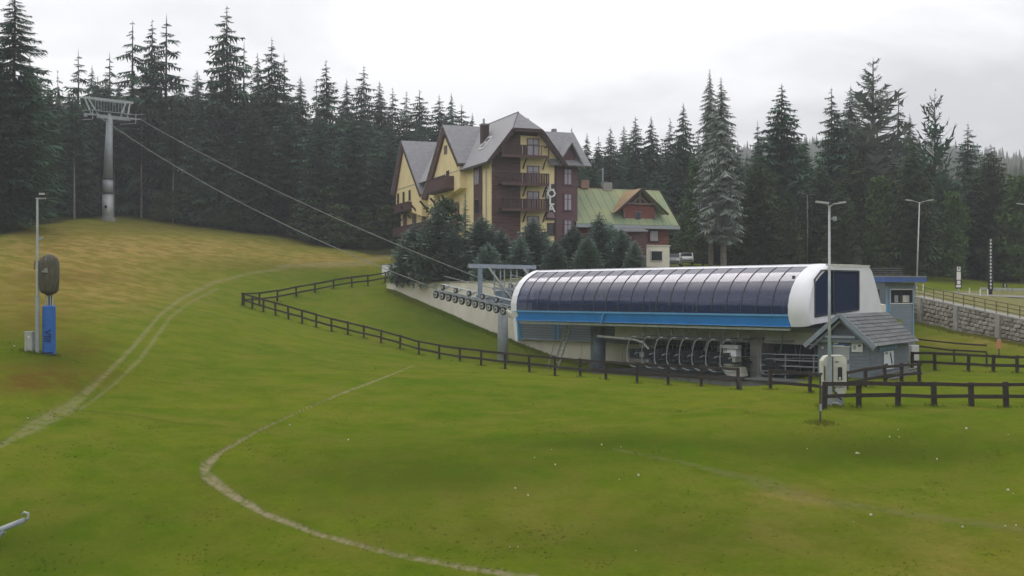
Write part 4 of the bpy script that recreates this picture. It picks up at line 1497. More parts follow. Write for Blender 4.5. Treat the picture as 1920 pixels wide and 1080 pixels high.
# snow gun
b_ = gp(92, 61.8)
o = thing('snow_gun', 'snow gun under a dark drab cover on a post wrapped in blue padding', 'snow gun', b_)
for k in range(4):
    dx_ = -.19 + .125 * k
    MB().tube([b_ + Vector((dx_, .02, 2.5)), b_ + Vector((dx_, .02, 3.35))], .028, 6).build('pipe', STEELL, o)
MB().tube([b_ + Vector((0, .1, 0)), b_ + Vector((0, .1, 3.5))], .1, 10).build('post', DARKM, o)
pd = MB()
pd.lathe(b_, [(.30, -.02), (.335, .05), (.335, .9), (.325, .92), (.335, .94), (.335, 1.8), (.325, 1.82), (.335, 1.84), (.33, 2.55), (.26, 2.62)], 16)
pdo = pd.build('padding', PADB, o, smooth=False)
text_mesh('VIII', .50, PADBD, 'print', pdo, b_ + Vector((.04, -.345, 1.02)), (0, 0, -1), (1, 0, 0), .012)
MB().beam(b_ + Vector((-.3, -.33, .1)), b_ + Vector((.32, -.33, .14)), .03, .07).build('strap', RUBBER, pdo)
cv = MB()
c_ = b_ + UP * 3.2
cv.lathe(c_, [(.20, .0), (.36, .07), (.46, .2), (.51, .7), (.53, 1.2), (.51, 1.62), (.42, 1.90), (.22, 2.06), (.05, 2.12)], 36, ripple=.045, nr=7)
cvo = cv.build('cover', COVER, o, smooth=True)
MB().prism([c_ + Vector((-.16, -.54, 1.15)), c_ + Vector((.14, -.54, 1.12)), c_ + Vector((.02, -.40, 2.05))], Vector((0, .05, 0))).build('cover_flap', mat('flap_cloth', (.20, .21, .18), .9, .2, 3), cvo)
MB().beam(c_ + Vector((-.17, -.6, 1.13)), c_ + Vector((.15, -.6, 1.1)), .03, .04).build('flap_seam', RUBBER, cvo)
MB().tube([c_ + Vector((-.3, 0, .1)), c_ + Vector((0, 0, -.1)), c_ + Vector((.3, 0, .1))], .05, 8).build('yoke', RUST, o)
MB().tube([c_ + Vector((-.5, 0, 1.7)), c_ + Vector((-.75, 0, 1.75)), c_ + Vector((-.78, 0, 1.3))], .04, 6).build('side_hook', mat('faded_brown', (.22, .13, .08), .8, .1, 3), o)

# machine under pale panels at the lamp post
b_ = gp(1563, 57.0)
o = thing('hydrant_cabinet', 'cream panelled machine cabinet with bare pipework below, behind the near fence', 'machine cabinet', b_)
bx = lambda x, y, z: b_ + Vector((x, y, z))
MB().prism([bx(-.62, -.3, .95), bx(-.62, -.3, 2.15), bx(-.45, -.3, 2.38), bx(-.22, -.3, 2.42), bx(-.22, -.3, .95)], Vector((0, .6, 0))).build('side_panel', CREAMC, o)
MB().prism([bx(-.16, -.32, .92), bx(-.16, -.32, 2.42), bx(.40, -.32, 2.42), bx(.53, -.32, 2.28), bx(.55, -.32, .92)], Vector((0, .65, 0))).build('front_panel', CREAMC, o)
sl_ = MB().box(bx(.22, -.34, 1.55), (.20, .05, .62)).build('slot', BLKP, o)
MB().box(bx(.20, -.37, 1.32), (.08, .03, .12)).build('latch', FRAMEW, sl_)
MB().box(bx(-.19, -.28, 1.6), (.07, .5, 1.55)).build('centre_post', DARKM, o)
MB().beam(bx(-.02, -.36, 2.12), bx(.14, -.36, 2.12), .02, .04).build('vent_slit', DARKM, o)
MB().beam(bx(-.52, -.33, 1.2), bx(-.52, -.33, 1.9), .02, .05).build('vent_slit', DARKM, o)
MB().prism([bx(.1, -.28, .35), bx(.5, -.28, .55), bx(.56, -.28, .88), bx(.0, -.28, .88)], Vector((0, .5, 0))).build('lower_panel', CREAMC, o)
for x in (-.52, -.28, .02, .3):
    MB().tube([bx(x, -.15, -.1), bx(x, -.15, .95)], .04, 6).build('leg', STEELL, o)
MB().tube([bx(-.3, -.3, .6), bx(-.1, -.33, .75), bx(.05, -.33, .6), bx(.3, -.3, .3)], .05, 8).build('hose', DARKM, o, smooth=True)
MB().tube([bx(-.05, -.3, .75), bx(.3, -.35, .35)], .05, 8).build('pipe', STEELL, o)
MB().tube([bx(-.3, -.3, .15), bx(.1, -.35, .1), bx(.35, -.3, -.05)], .06, 8).build('pipe', STEELL, o)
MB().box(bx(.2, -.1, .2), (.4, .4, .3)).build('valve_block', STEEL, o)

# pale bars in the near left corner
g1 = gp(-40, 37.2)
A1, B1 = W(-60, 1018, 36.2), W(47, 975, 36.6)
o = thing('pipe_stand', 'grey pipe arm with a hooked end lying over the grass in the near corner', 'pipe arm', g1)
MB().tube([A1, B1], .10, 12, .085).build('arm', STEEL, o, smooth=True)
MB().tube([B1, B1 + Vector((.10, 0, .05)), B1 + Vector((.10, 0, .2)), B1 + Vector((-.02, 0, .24)), B1 + Vector((-.08, 0, .16))], .045, 8).build('hook', STEELL, o, smooth=True)
MB().tube([W(8, 996, 36.4), W(-14, 1018, 36.4), W(-20, 1050, 36.4)], .07, 8).build('stay', STEEL, o)
MB().tube([W(-60, 1018, 36.2), gp(-62, 36.2) - UP * .2], .12, 10).build('post', STEEL, o)

# ------------------------------------------------------------------ gabion wall and railing on the right
G0, G1 = Vector(((1716 - 960) / F * 106, 106, 0)), Vector(((2010 - 960) / F * 85, 85, 0))
gdir = (G1 - G0).normalized()
glen = (G1 - G0).length
gn = Vector((gdir.y, -gdir.x, 0))
gn = gn if gn.y < 0 else -gn
gw = thing('stone_wall', 'rough grey stone retaining wall below the car park railing', 'stone wall', G0 + UP * -3)


def gtop(f):
    px = 960 + F * (G0 + gdir * glen * f).x / (G0 + gdir * glen * f).y
    Y = (G0 + gdir * glen * f).y
    return (H0 - (557 + (px - 1716) * (601 - 557) / 204)) / F * Y


def gbot(f):
    px = 960 + F * (G0 + gdir * glen * f).x / (G0 + gdir * glen * f).y
    Y = (G0 + gdir * glen * f).y
    return (H0 - (608 + (px - 1716) * (655 - 608) / 204)) / F * Y - .15


bm_ = MB()
for k in range(12):
    f0, f1 = k / 12, (k + 1) / 12
    a, b2 = G0 + gdir * glen * f0, G0 + gdir * glen * f1
    bm_.prism([a + UP * (gbot(f0) - .5), b2 + UP * (gbot(f1) - .5), b2 + UP * (gtop(f1) - .05), a + UP * (gtop(f0) - .05)], gn * -.8)
bm_.build('wall_core', GAP, gw)
# stones laid in rough courses
import bmesh
stones = []
for v in range(5):
    bm = bmesh.new()
    bmesh.ops.create_cube(bm, size=1.0)
    bmesh.ops.bevel(bm, geom=list(bm.edges), offset=.14, segments=1, affect='EDGES')
    for q in bm.verts:
        q.co += Vector((random.uniform(-.07, .07), random.uniform(-.07, .07), random.uniform(-.07, .07)))
    me_ = bpy.data.meshes.new('stone')
    bm.to_mesh(me_)
    bm.free()
    me_.materials.append(STONE)
    stones.append(me_)
nst = 0
x = .1
rows = 7
for r in range(rows):
    x = random.uniform(0, .3)
    while x < glen - .3:
        ln = random.uniform(.45, .85)
        f = min(1, (x + ln / 2) / glen)
        zt, zb = gtop(f), gbot(f)
        hgt = (zt - zb) / rows
        so_ = bpy.data.objects.new('stone', random.choice(stones))
        COL.objects.link(so_)
        so_.parent = gw
        c = G0 + gdir * (x + ln / 2) + gn * random.uniform(.0, .09) + UP * (zb + hgt * (r + .5)) - wl(gw)
        M = Matrix.Identity(4)
        for j in range(3):
            M[j][0] = gdir[j] * (ln - .05)
            M[j][1] = gn[j] * .4
            M[j][2] = (0, 0, hgt - .03)[j] * random.uniform(.85, 1.05)
            M[j][3] = c[j]
        so_.matrix_local = M
        nst += 1
        x += ln
for px in (1733, 1812, 1893):
    f = 0
    Yp = np.interp(px, [1716, 2010], [106, 85])
    f = ((px - 960) / F * Yp - G0.x) / (G1.x - G0.x)
    f = max(0, min(1, (G0.y - Yp) / (G0.y - G1.y)))
    c = G0 + gdir * glen * f
    MB().box(c + gn * .22 + UP * ((gtop(f) + gbot(f)) / 2), (.55, .35, gtop(f) - gbot(f) + .1), gdir, gn).build('buttress', CONC, gw)
cp = MB()
for k in range(12):
    f0, f1 = k / 12, (k + 1) / 12
    cp.beam(G0 + gdir * glen * f0 + UP * (gtop(f0) + .06) - gn * .2, G0 + gdir * glen * f1 + UP * (gtop(f1) + .06) - gn * .2, .9, .12)
cp.build('coping', CONC, gw)
# railing
ra = thing('steel_railing', 'rusty brown tube railing along the top of the stone wall', 'railing', G0 + UP * gtop(0))
RB = mat('brown_railing', (.10, .065, .05), .7, .2, 3)
prev = None
for k in range(15):
    f = k / 14
    c = G0 + gdir * glen * f + UP * (gtop(f) + .1)
    MB().tube([c, c + UP * .95], .035, 6).build('post', RB, ra)
    if prev:
        for zz in (.95, .62, .3):
            MB().tube([prev + UP * zz, c + UP * zz], .035, 6).build('rail', RB, ra)
    prev = c

# signs by the car park
b_ = gp(1797, 118)
o = thing('parking_sign', 'narrow dark sign with white panels on a post above the stone wall', 'sign', b_)
zc = lambda py: (H0 - py) / F * 118
X0 = b_.x
MB().box((X0, 118, (zc(499) + zc(541)) / 2), (.62, .12, zc(499) - zc(541))).build('board', BLKP, o)
pn = MB().box((X0, 117.92, zc(504)), (.36, .03, .42)).build('panel', LETT, o)
text_mesh('P', .34, BLKP, 'letter', pn, (X0, 117.88, zc(504)), (1, 0, 0), (0, 0, 1), .008)
MB().box((X0, 117.92, zc(517)), (.40, .03, .82)).build('panel', LETT, o)
MB().box((X0, 117.92, zc(529.5)), (.34, .03, .36)).build('panel', LETT, o)
MB().box((X0 - .02, 117.92, zc(536.5)), (.46, .03, .24)).build('panel', LETT, o)
MB().beam((X0, 118, b_.z - .2), (X0, 118, zc(540)), .12, .12).build('post', STEEL, o)
b_ = gp(1857, 124)
Y = 124.0
o = thing('banner_mast', 'tall black mast with a vertical row of white letters by the road', 'sign mast', b_)
zc = lambda py: (H0 - py) / F * Y
MB().box((b_.x, Y, (zc(447) + zc(545)) / 2), (.52, .14, zc(447) - zc(545))).build('board', BLKP, o)
MB().beam((b_.x, Y, b_.z - .3), (b_.x, Y, zc(545)), .3, .3).build('post', BLKP, o)
for k in range(15):
    py = 450.5 + k * 6.35
    MB().box((b_.x, Y - .09, zc(py)), (.12 + .04 * (k % 2), .03, .22)).build('letter', LETT, o)
b_ = gp(1884, 132)
o = thing('road_sign', 'small dark arrow board on the verge beyond the road', 'sign', b_)
MB().box(b_ + UP * .75, (.5, .05, .45)).build('board', BLKP, o)
MB().prism([b_ + Vector((-.1, -.05, .75)), b_ + Vector((.06, -.05, .92)), b_ + Vector((.14, -.05, .92)), b_ + Vector((-.0, -.05, .75)), b_ + Vector((.14, -.05, .58)), b_ + Vector((.06, -.05, .58))], (0, .01, 0)).build('arrow', LETT, o)
MB().beam(b_, b_ + UP * .55, .06, .06).build('post', STEEL, o)
b_ = gp(1873, 84)
o = thing('marker_sign', 'faded orange marker board on a stake below the stone wall', 'marker', b_)
MB().box(b_ + UP * .95, (.30, .06, .62)).build('board', ORANGE, o)
MB().box(b_ + UP * 1.29, (.24, .07, .06)).build('board_cap', STEELL, o)
MB().beam(b_ - UP * .2, b_ + UP * .65, .06, .06).build('stake', WOODD, o)
for px, Y in ((1818, 119), (1838, 116), (1852, 118), (1731, 120)):
    b_ = gp(px, Y)
    o = MB().tube([b_ - UP * .1, b_ + UP * .75], .06, 6).build('bollard', LETT, None, loc=b_)
    tag(o, {1818: 'low white post nearest the parking sign', 1838: 'low white post midway between the parking sign and black mast', 1852: 'low white post at the foot of the black letter mast', 1731: 'low white post behind the control cabin lamp'}[px], 'bollard', 'white bollards')
# road edge barrier
gr = thing('guard_rail', 'pale steel crash barrier along the road by the black mast', 'crash barrier', gp(1870, 128))
pr = None
for k in range(6):
    c = gp(1838 + k * 30, 127)
    MB().beam(c - UP * .1, c + UP * .6, .1, .1).build('post', STEEL, gr)
    if pr:
        MB().beam(pr + UP * .55, c + UP * .55, .06, .26).build('rail', STEELL, gr)
    pr = c
rd_ = MB()
pts = [(1790, 124), (1850, 122), (1930, 121), (2100, 119), (2400, 116)]
for i in range(len(pts) - 1):
    for s_ in range(6):
        f0, f1 = s_ / 6, (s_ + 1) / 6
        P_ = lambda f, dy: gp(pts[i][0] + (pts[i + 1][0] - pts[i][0]) * f, pts[i][1] + (pts[i + 1][1] - pts[i][1]) * f + dy) + UP * .05
        n0 = len(rd_.v)
        for a in (P_(f0, -3), P_(f1, -3), P_(f1, 2), P_(f0, 2)):
            rd_.v.append(tuple(a))
        rd_.f.append((n0, n0 + 1, n0 + 2, n0 + 3))
ro = rd_.build('road', mat('pale_asphalt', (.22, .21, .185), .9, .12, 2), None, loc=gp(1850, 122))
tag(ro, kind='structure')

# vehicles by the chalet
def car(label, px, Y, col, ang_, s=1.0, name='parked_car'):
    b_ = gp(px, Y)
    o = thing(name, label, 'car', b_)
    a = Vector((math.cos(ang_), math.sin(ang_), 0))
    c = Vector((-math.sin(ang_), math.cos(ang_), 0))
    q = lambda x, y, z: b_ + a * (x * s) + c * (y * s) + UP * (z * s)
    side = [(-2.1, .35), (-2.15, .75), (-1.9, .98), (-1.25, 1.05), (-.75, 1.5), (.9, 1.52), (1.55, 1.05), (2.1, .95), (2.15, .4), (1.9, .28), (-1.9, .28)]
    MB().prism([q(x, -.86, z) for x, z in side], c * (1.72 * s)).build('body', col, o)
    for y, nm in ((-.875, 'side_window'), (.875, 'side_window')):
        MB().prism([q(-1.1, y, 1.05), q(-.68, y, 1.42), q(.8, y, 1.44), q(1.3, y, 1.05)], c * (.01 * s)).build(nm, GLASSD, o)
    MB().prism([q(-1.28, -.72, 1.06), q(-1.28, .72, 1.06), q(-.8, .66, 1.47), q(-.8, -.66, 1.47)], a * (-.02 * s)).build('windscreen', GLASSD, o)
    MB().prism([q(1.58, -.72, 1.06), q(1.58, .72, 1.06), q(.98, .66, 1.48), q(.98, -.66, 1.48)], a * (.03 * s)).build('rear_window', GLASSD, o)
    for x in (-1.35, 1.35):
        for y in (-.8, .8):
            wh = wheel_mb(q(x, y, .33), .33 * s, .22 * s, c).build('wheel', RUBBER, o)
            wheel_mb(q(x, y, .33), .2 * s, .24 * s, c).build('rim', STEELL, wh)
    MB().box(q(-2.16, 0, .5), (.05 * s, 1.5 * s, .16 * s), a, c).build('bumper', DARKM, o)
    for y in (-.62, .62):
        MB().box(q(-2.13, y, .76), (.06 * s, .34 * s, .16 * s), a, c).build('headlight', LETT, o)
    return o


car('white car parked facing out beside the green roofed chalet', 1286, 150, CARW, math.radians(84))
car('grey car lower down beside the chalet corner', 1264, 141, CARG, math.radians(78))

# pale litter and small stones in the grass
m_ = MB()
spots_ = [(543, 801), (1330, 920), (1197, 898), (1128, 840), (1041, 876), (1480, 949), (1633, 972), (1805, 996), (1606, 860), (1812, 812), (1757, 868), (1890, 925), (1905, 995), (1885, 996), (653, 828), (966, 925), (990, 936),
          (1668, 826), (1686, 828), (27, 652), (52, 787), (1900, 930), (1610, 853)]
for k in range(14):
    spots_.append((random.uniform(950, 1910), random.uniform(800, 1070)))
for k, (px, py) in enumerate(spots_):
    # walk out along the ground until the row is met
    Y = 33.0
    while Y < 75 and (H0 - gz((px - 960) / F * Y, Y) / Y * F) > py:
        Y += .4
    c = gp(px, Y)
    s_ = random.uniform(.03, .06) if k < 23 else random.uniform(.012, .03)
    m_.lathe(c + UP * .03, [(s_ * .5, 0), (s_, s_ * .6), (s_ * .5, s_ * 1.6)], 5)
o = m_.build('litter', mat('pale_litter', (.55, .54, .42), .8, .2, 5), None, loc=(0, 40, -6))
tag(o, 'small pale stones and scraps scattered in the grass', kind='stuff')

# longer grass left round posts, poles and wall feet
TG = []
for p in POSTS:
    for k in range(16):
        TG.append((p.x + random.gauss(0, .22), p.y + random.gauss(-.05, .2), random.uniform(.06, .2)))
for k in range(2600):
    t_ = random.uniform(-30, 12)
    q = S(t_, 9.25 - abs(random.gauss(0, .35)), 0)
    TG.append((q.x, q.y, random.uniform(.08, .34)))
for px, Y in ((70, 61.5), (92, 61.8), (55, 61.6), (1555, 56.2), (1563, 56.8), (1538, 49.8), (1873, 84)):
    c = gp(px, Y)
    for k in range(60):
        TG.append((c.x + random.gauss(0, .3), c.y + random.gauss(-.1, .25), random.uniform(.06, .2)))
for k in range(2200):
    f = random.uniform(0, 1)
    c = G0 + gdir * glen * f + gn * (.35 + abs(random.gauss(0, .4)))
    TG.append((c.x, c.y, random.uniform(.06, .22)))
cl_ = [(random.uniform(-40, 1950), 33 + 45 * random.random() ** 1.5, random.uniform(.3, 2.2)) for k in range(90)]
for k in range(3000):
    c_0 = random.choice(cl_)
    Y = c_0[1] + random.gauss(0, c_0[2])
    px = c_0[0] + random.gauss(0, c_0[2]) / Y * F
    if Y < np.interp(px, wpx, wy) - 2 and not (900 < px < 1740 and Y > 66):
        TG.append(((px - 960) / F * Y, Y, random.uniform(.02, .07)))
TG = np.array(TG)
zz = terrain(TG[:, 0], TG[:, 1]) + unevenness(TG[:, 0], TG[:, 1])
nb_ = 5
n = len(TG) * nb_
X0, Y0, Z0, Hh = [np.repeat(a, nb_) for a in (TG[:, 0], TG[:, 1], zz, TG[:, 2])]
ang_ = rs.uniform(-1.2, 1.2, n)
ox, oy = rs.normal(0, .03, n), rs.normal(0, .03, n)
V = np.empty((n * 3, 3))
V[0::3] = np.c_[X0 + ox - .012 - Hh * .05, Y0 + oy, Z0 - .02]
V[1::3] = np.c_[X0 + ox + .012 + Hh * .05, Y0 + oy, Z0 - .02]
V[2::3] = np.c_[X0 + ox + np.sin(ang_) * Hh * .5, Y0 + oy + Hh * .45, Z0 + Hh * rs.uniform(.6, 1.0, n)]
me = np_mesh('tall_grass', V, np.arange(n * 3).reshape(-1, 3), GROUND, 3)
set_mix(me, V[:, 0], V[:, 1], V[:, 2])
tg = bpy.data.objects.new('tall_grass', me)
COL.objects.link(tg)
tag(tg, 'longer unmown grass left round fence posts and wall feet', kind='stuff')

# ------------------------------------------------------------------ hotel
E1 = Vector((.936, .353, 0))       # along the front, to the right and away
E2 = Vector((-.353, .936, 0))      # along the long side, to the left and away
HC = Vector((-2.33, 128.0, 0))
Hp = lambda u, v, z: HC + E1 * u + E2 * v + UP * z
ho = thing('hotel', 'tall yellow and brown hotel with steep grey gables and wooden balconies behind the spruces', 'hotel', Hp(3.8, 10, 2.2))
ZR, ZE = 20.1, 15.2
UW = 7.7
LV = 37.0


def hb(name, m, pts, ext, parent=None):
    return MB().prism(pts, ext).build(name, m, parent or ho)


# main body and wing
hb('wall', YEL, [Hp(0.0, 0.0, 0), Hp(UW, 0.0, 0), Hp(UW, 0.0, ZE), Hp(UW / 2 + 1.75, 0, 17.75), Hp(UW / 2 - 1.75, 0, 17.75), Hp(0, 0.0, ZE)], E2 * LV)
hb('wing_wall', PURP, [Hp(UW - .1, .35, 0), Hp(10.5, .35, 0), Hp(10.5, .35, 14.8), Hp(UW - .1, .35, 14.8)], E2 * 8)
hb('wing_gable', PURP, [Hp(10.5, .35, 14.8), Hp(10.5, 8.3, 14.8), Hp(10.5, 4.3, 18.2)], E1 * -2.5)
# boards on the left part of the front
nb = 22
for k in range(nb):
    z0 = 2 + (ZE + 2.6 - 2) * k / nb
    z1 = 2 + (ZE + 2.6 - 2) * (k + 1) / nb - .03
    ul = 0.12 if z1 < ZE else min(3.4, (z1 - ZE) / (ZR - ZE) * UW / 2 + .15)
    hb('cladding_board', BRN, [Hp(ul, -.09 - .012 * (k % 2), z0), Hp(3.45, -.09 - .012 * (k % 2), z0), Hp(3.45, -.09 - .012 * (k % 2), z1), Hp(ul, -.09 - .012 * (k % 2), z1)], E2 * .08)
hb('gable_boards', BRN, [Hp(2.1, -.07, 17.5), Hp(5.6, -.07, 17.5), Hp(5.3, -.07, 18.0), Hp(2.4, -.07, 18.0)], E2 * .06)
hb('corner_board', BRND, [Hp(UW - .16, -.1, 2), Hp(UW + .02, -.1, 2), Hp(UW + .02, -.1, ZE - .4), Hp(UW - .16, -.1, ZE - .4)], E2 * .1)
# basement band
hb('basement', BRND, [Hp(4.6, -.12, 2), Hp(UW, -.12, 2), Hp(UW, -.12, 5.4), Hp(4.6, -.12, 5.4)], E2 * .1)


# roofs: thin slabs
def slab(name, m, pts, th=.18, parent=None):
    pts = [Vector(p) for p in pts]
    nrm = (pts[1] - pts[0]).cross(pts[2] - pts[0]).normalized()
    if nrm.z < 0:
        nrm = -nrm
    return MB().prism(pts, nrm * th).build(name, m, parent or ho)


ovh = .75
sl_m = (ZR - ZE) / (UW / 2)
RDG = lambda v: Hp(UW / 2, v, ZR)
eL = lambda v: Hp(-ovh, v, ZE - sl_m * ovh)
eR = lambda v: Hp(UW + ovh, v, ZE - sl_m * ovh)
vf, vh, zh = -1.25, 1.6, 18.0
uh = (ZR - zh) / sl_m
hl, hr = Hp(UW / 2 - uh, vf, zh), Hp(UW / 2 + uh, vf, zh)
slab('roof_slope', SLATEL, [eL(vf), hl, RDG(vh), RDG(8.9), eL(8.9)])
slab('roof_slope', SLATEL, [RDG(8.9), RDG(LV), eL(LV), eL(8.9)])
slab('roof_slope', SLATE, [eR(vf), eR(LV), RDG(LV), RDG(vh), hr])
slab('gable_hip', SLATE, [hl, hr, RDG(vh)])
hb('ridge_cap', DARKM, [RDG(vh) + UP * .1 - E1 * .12, RDG(vh) + UP * .1 + E1 * .12, RDG(vh) + UP * .32], E2 * 43)
for a, b_ in ((hl, eL(vf)), (hr, eR(vf)), (hl, hr)):
    MB().beam(a + E2 * -.04 - UP * .05, b_ + E2 * -.04 - UP * .05, .08, .42).build('barge_board', BRND, ho)
MB().tube([eL(vf) - UP * .05, eL(8) - UP * .05], .09, 6).build('gutter', DARKM, ho)
MB().tube([Hp(-.12, 1.2, ZE - .9), Hp(-.1, 1.2, 3)], .06, 6).build('downpipe', STEEL, ho)
# right wing roof
slab('wing_roof', SLATE, [Hp(UW - 1.2, 4.3, 18.6), Hp(11.6, 4.3, 18.6), Hp(11.6, -.7, 14.25), Hp(UW - 1.0, -.7, 14.25)])
slab('wing_roof', SLATE, [Hp(UW - 1.2, 4.3, 18.6), Hp(11.6, 4.3, 18.6), Hp(11.6, 9.2, 14.25), Hp(UW - 1.0, 9.2, 14.25)])
MB().beam(Hp(11.65, 4.3, 18.55), Hp(11.65, -.75, 14.2), .08, .4).build('barge_board', mat('grey_board', (.24, .23, .23), .7, .1, 2), ho)
hb('dormer_face', PURP, [Hp(8.0, -.1, 14.5), Hp(10.4, -.1, 14.5), Hp(9.35, -.1, 16.6)], E2 * 2)
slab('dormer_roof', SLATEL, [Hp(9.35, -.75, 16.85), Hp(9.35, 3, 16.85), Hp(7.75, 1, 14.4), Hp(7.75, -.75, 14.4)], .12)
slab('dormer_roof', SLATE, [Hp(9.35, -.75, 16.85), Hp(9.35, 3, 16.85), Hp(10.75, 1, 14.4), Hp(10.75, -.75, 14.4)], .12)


# cross gables on the long side (outward normal is -E1)
def cross_gable(vc, za_, vr, zr_, vl, zl_, face_u=-.35):
    ap = lambda u, dz=0: Hp(u, vc, za_ + dz)
    hb('gable_wall', YEL, [Hp(face_u - .5, vr + .3, zr_ - 3.0), Hp(face_u - .5, vl - 1.0, zl_ - 2.0), Hp(face_u - .5, vl - 1.5, zl_ + .4), Hp(face_u - .5, vc, za_ - 1.2), Hp(face_u - .5, vr + .3, zr_ - .5)], E1 * 1.0)
    back = 4.2
    slab('cross_roof', SLATE, [Hp(-1.2, vc, za_), Hp(back, vc, za_), Hp(UW * .0 - .3, vr - .2, zr_ - .3), Hp(-1.2, vr - .2, zr_ - .3)], .16)
    slab('cross_roof', SLATE, [Hp(-1.2, vc, za_), Hp(back, vc, za_), Hp(0, vl + .5, zl_ - .3), Hp(-1.2, vl + .5, zl_ - .3)], .16)
    # deep boarded rim of the gable
    dv = Vector
    hb('gable_rim', BRND, [Hp(-1.15, vc, za_ - .05), Hp(-1.15, vr - .2, zr_ - .35), Hp(-1.15, vr + .25, zr_ - .6), Hp(-1.15, vc, za_ - .75)], E1 * .1)
    hb('gable_rim', BRN, [Hp(-1.15, vc, za_ - .05), Hp(-1.15, vl + .5, zl_ - .35), Hp(-1.15, vl - 1.2, zl_ - .6), Hp(-1.15, vc, za_ - 1.3)], E1 * .6)


cross_gable(13.9, 20.2, 8.0, 15.3, 22.4, 12.4)
cross_gable(32.6, 20.6, 23.6, 13.0, 37.6, 14.2)
# openings on the front
def window(u, z, wv, h, pane, fr=FRAMEP, frame=.09, face=0.0, cross=True, nm='window', chamfer=0):
    """window on the front plane, centre u,z"""
    f = MB()
    v0 = face - .10
    f.box(Hp(u, v0, z + h / 2), (wv + frame, .12, frame), E1, E2)
    f.box(Hp(u, v0, z - h / 2), (wv + frame * 2.5, .16, frame), E1, E2)
    for s_ in (-1, 1):
        f.box(Hp(u + s_ * wv / 2, v0, z), (frame, .12, h), E1, E2)
    if cross:
        f.box(Hp(u, v0, z), (frame * .7, .1, h), E1, E2)
        f.box(Hp(u, v0, z + h * .18), (wv, .09, frame * .6), E1, E2)
    fo_ = f.build(nm, fr, ho)
    MB().box(Hp(u, v0 + .03, z), (wv - .02, .03, h - .02), E1, E2).build('pane', pane, fo_)
    return fo_


zf = [(H0 - py) / F * 128.6 for py in (292, 344, 392, 439)]
for i, zz in enumerate(zf):
    window(4.95, zz + 1.02, 1.35, 1.95, CURT, FRAMEP, nm='balcony_door')
    if i < 3:
        # balcony: slab, boarded left part, railing right part
        slb = hb('balcony_floor', BRND, [Hp(.8, -1.45, zz - .12), Hp(6.25, -1.45, zz - .12), Hp(6.25, -.1, zz - .12), Hp(.8, -.1, zz - .12)], UP * .16)
        hb('balcony_fascia', BRN, [Hp(.75, -1.5, zz - .30), Hp(6.3, -1.5, zz - .30), Hp(6.3, -1.5, zz + .02), Hp(.75, -1.5, zz + .02)], E2 * .06)
        MB().beam(Hp(.75, -1.48, zz + 1.05), Hp(6.3, -1.48, zz + 1.05), .1, .08).build('balcony_rail', BRND, ho)
        MB().beam(Hp(6.27, -1.45, zz + 1.05), Hp(6.27, -.1, zz + 1.05), .08, .08).build('balcony_rail', BRND, ho)
        for k in range(18):
            u = .9 + k * .30
            if i == 0 and u > 3.6:
                if k % 3:
                    continue
            MB().box(Hp(u, -1.46, zz + .5), (.24 if (u < 3.6 or i) else .07, .04, 1.0), E1, E2).build('baluster_board', BRND if (u < 3.6 or k % 2) else BRN, ho)
        for u in (.8, 3.4, 6.25):
            MB().box(Hp(u, -1.46, zz + .5), (.1, .1, 1.15), E1, E2).build('balcony_post', BRND, ho)
        for u in (3.75, 6.1):
            MB().beam(Hp(u, -.1, zz - 1.35), Hp(u, -.55, zz - .8), .12, .12).build('balcony_brace', BRND, ho)
            MB().beam(Hp(u, -.55, zz - .8), Hp(u, -1.35, zz - .2), .12, .12).build('balcony_brace', BRND, ho)
window(7.05, (H0 - 428) / F * 128.6, .75, 1.3, GLASSD, BRND, cross=False)
for py0, py1 in ((316, 346), (363, 394), (412, 440)):
    Yq = 131.2
    window(9.28, (H0 - (py0 + py1) / 2) / F * Yq, .95, (py1 - py0) / F * Yq, CURT, mat('mauve_frame', (.12, .055, .10), .6, .1, 2), face=.35, cross=True, frame=.12)
# vertical sign
hs = hb('sign_board', mat('sign_back', (.035, .03, .032), .6, .2, 2), [Hp(6.4, -.2, (H0 - 411) / F * 129), Hp(7.5, -.2, (H0 - 411) / F * 129), Hp(7.5, -.2, (H0 - 343) / F * 129), Hp(6.4, -.2, (H0 - 343) / F * 129)], E2 * -.06)
for ch, py, sc in (('L', 349.5, 1), ('O', 363, 1), ('L', 377, 1), ('A', 390.5, 1)):
    text_mesh(ch, 1.25, LETT, 'letter', hs, Hp(7.06, -.29, (H0 - py) / F * 130), E1, UP, .02, 1.05)
for ch, py in (('H', 348.5), ('O', 353.6), ('T', 358.7), ('E', 363.8), ('L', 368.9)):
    text_mesh(ch, .5, LETT, 'letter', hs, Hp(6.58, -.29, (H0 - py) / F * 130), E1, UP, .02)
hb('emblem', mat('emblem_mauve', (.25, .15, .18), .6, .1, 2), [Hp(6.45, -.31, (H0 - 408) / F * 130), Hp(7.5, -.31, (H0 - 408) / F * 130), Hp(7.35, -.31, (H0 - 400) / F * 130), Hp(6.95, -.31, (H0 - 397) / F * 130), Hp(6.6, -.31, (H0 - 400) / F * 130)], E2 * .02, hs)


# long side details
def side_box(name, m, v0, v1, z0, z1, u=-.02, th=.12, parent=None):
    return hb(name, m, [Hp(u, v0, z0), Hp(u, v1, z0), Hp(u, v1, z1), Hp(u, v0, z1)], E1 * -th, parent)


for k in range(8):
    side_box('cladding_board', BRN, 2.7 + k * .34, 2.7 + k * .34 + .31, 3, 14.9)
for z0 in (12.3, 9.0, 5.9):
    fo_ = side_box('window', FRAMEP, 3.3, 4.9, z0, z0 + 1.7, -.16, .05)
    for a in (3.4, 4.15):
        side_box('pane', CURT if z0 > 9 else GLASSD, a, a + .62, z0 + .1, z0 + 1.6, -.22, .02, fo_)
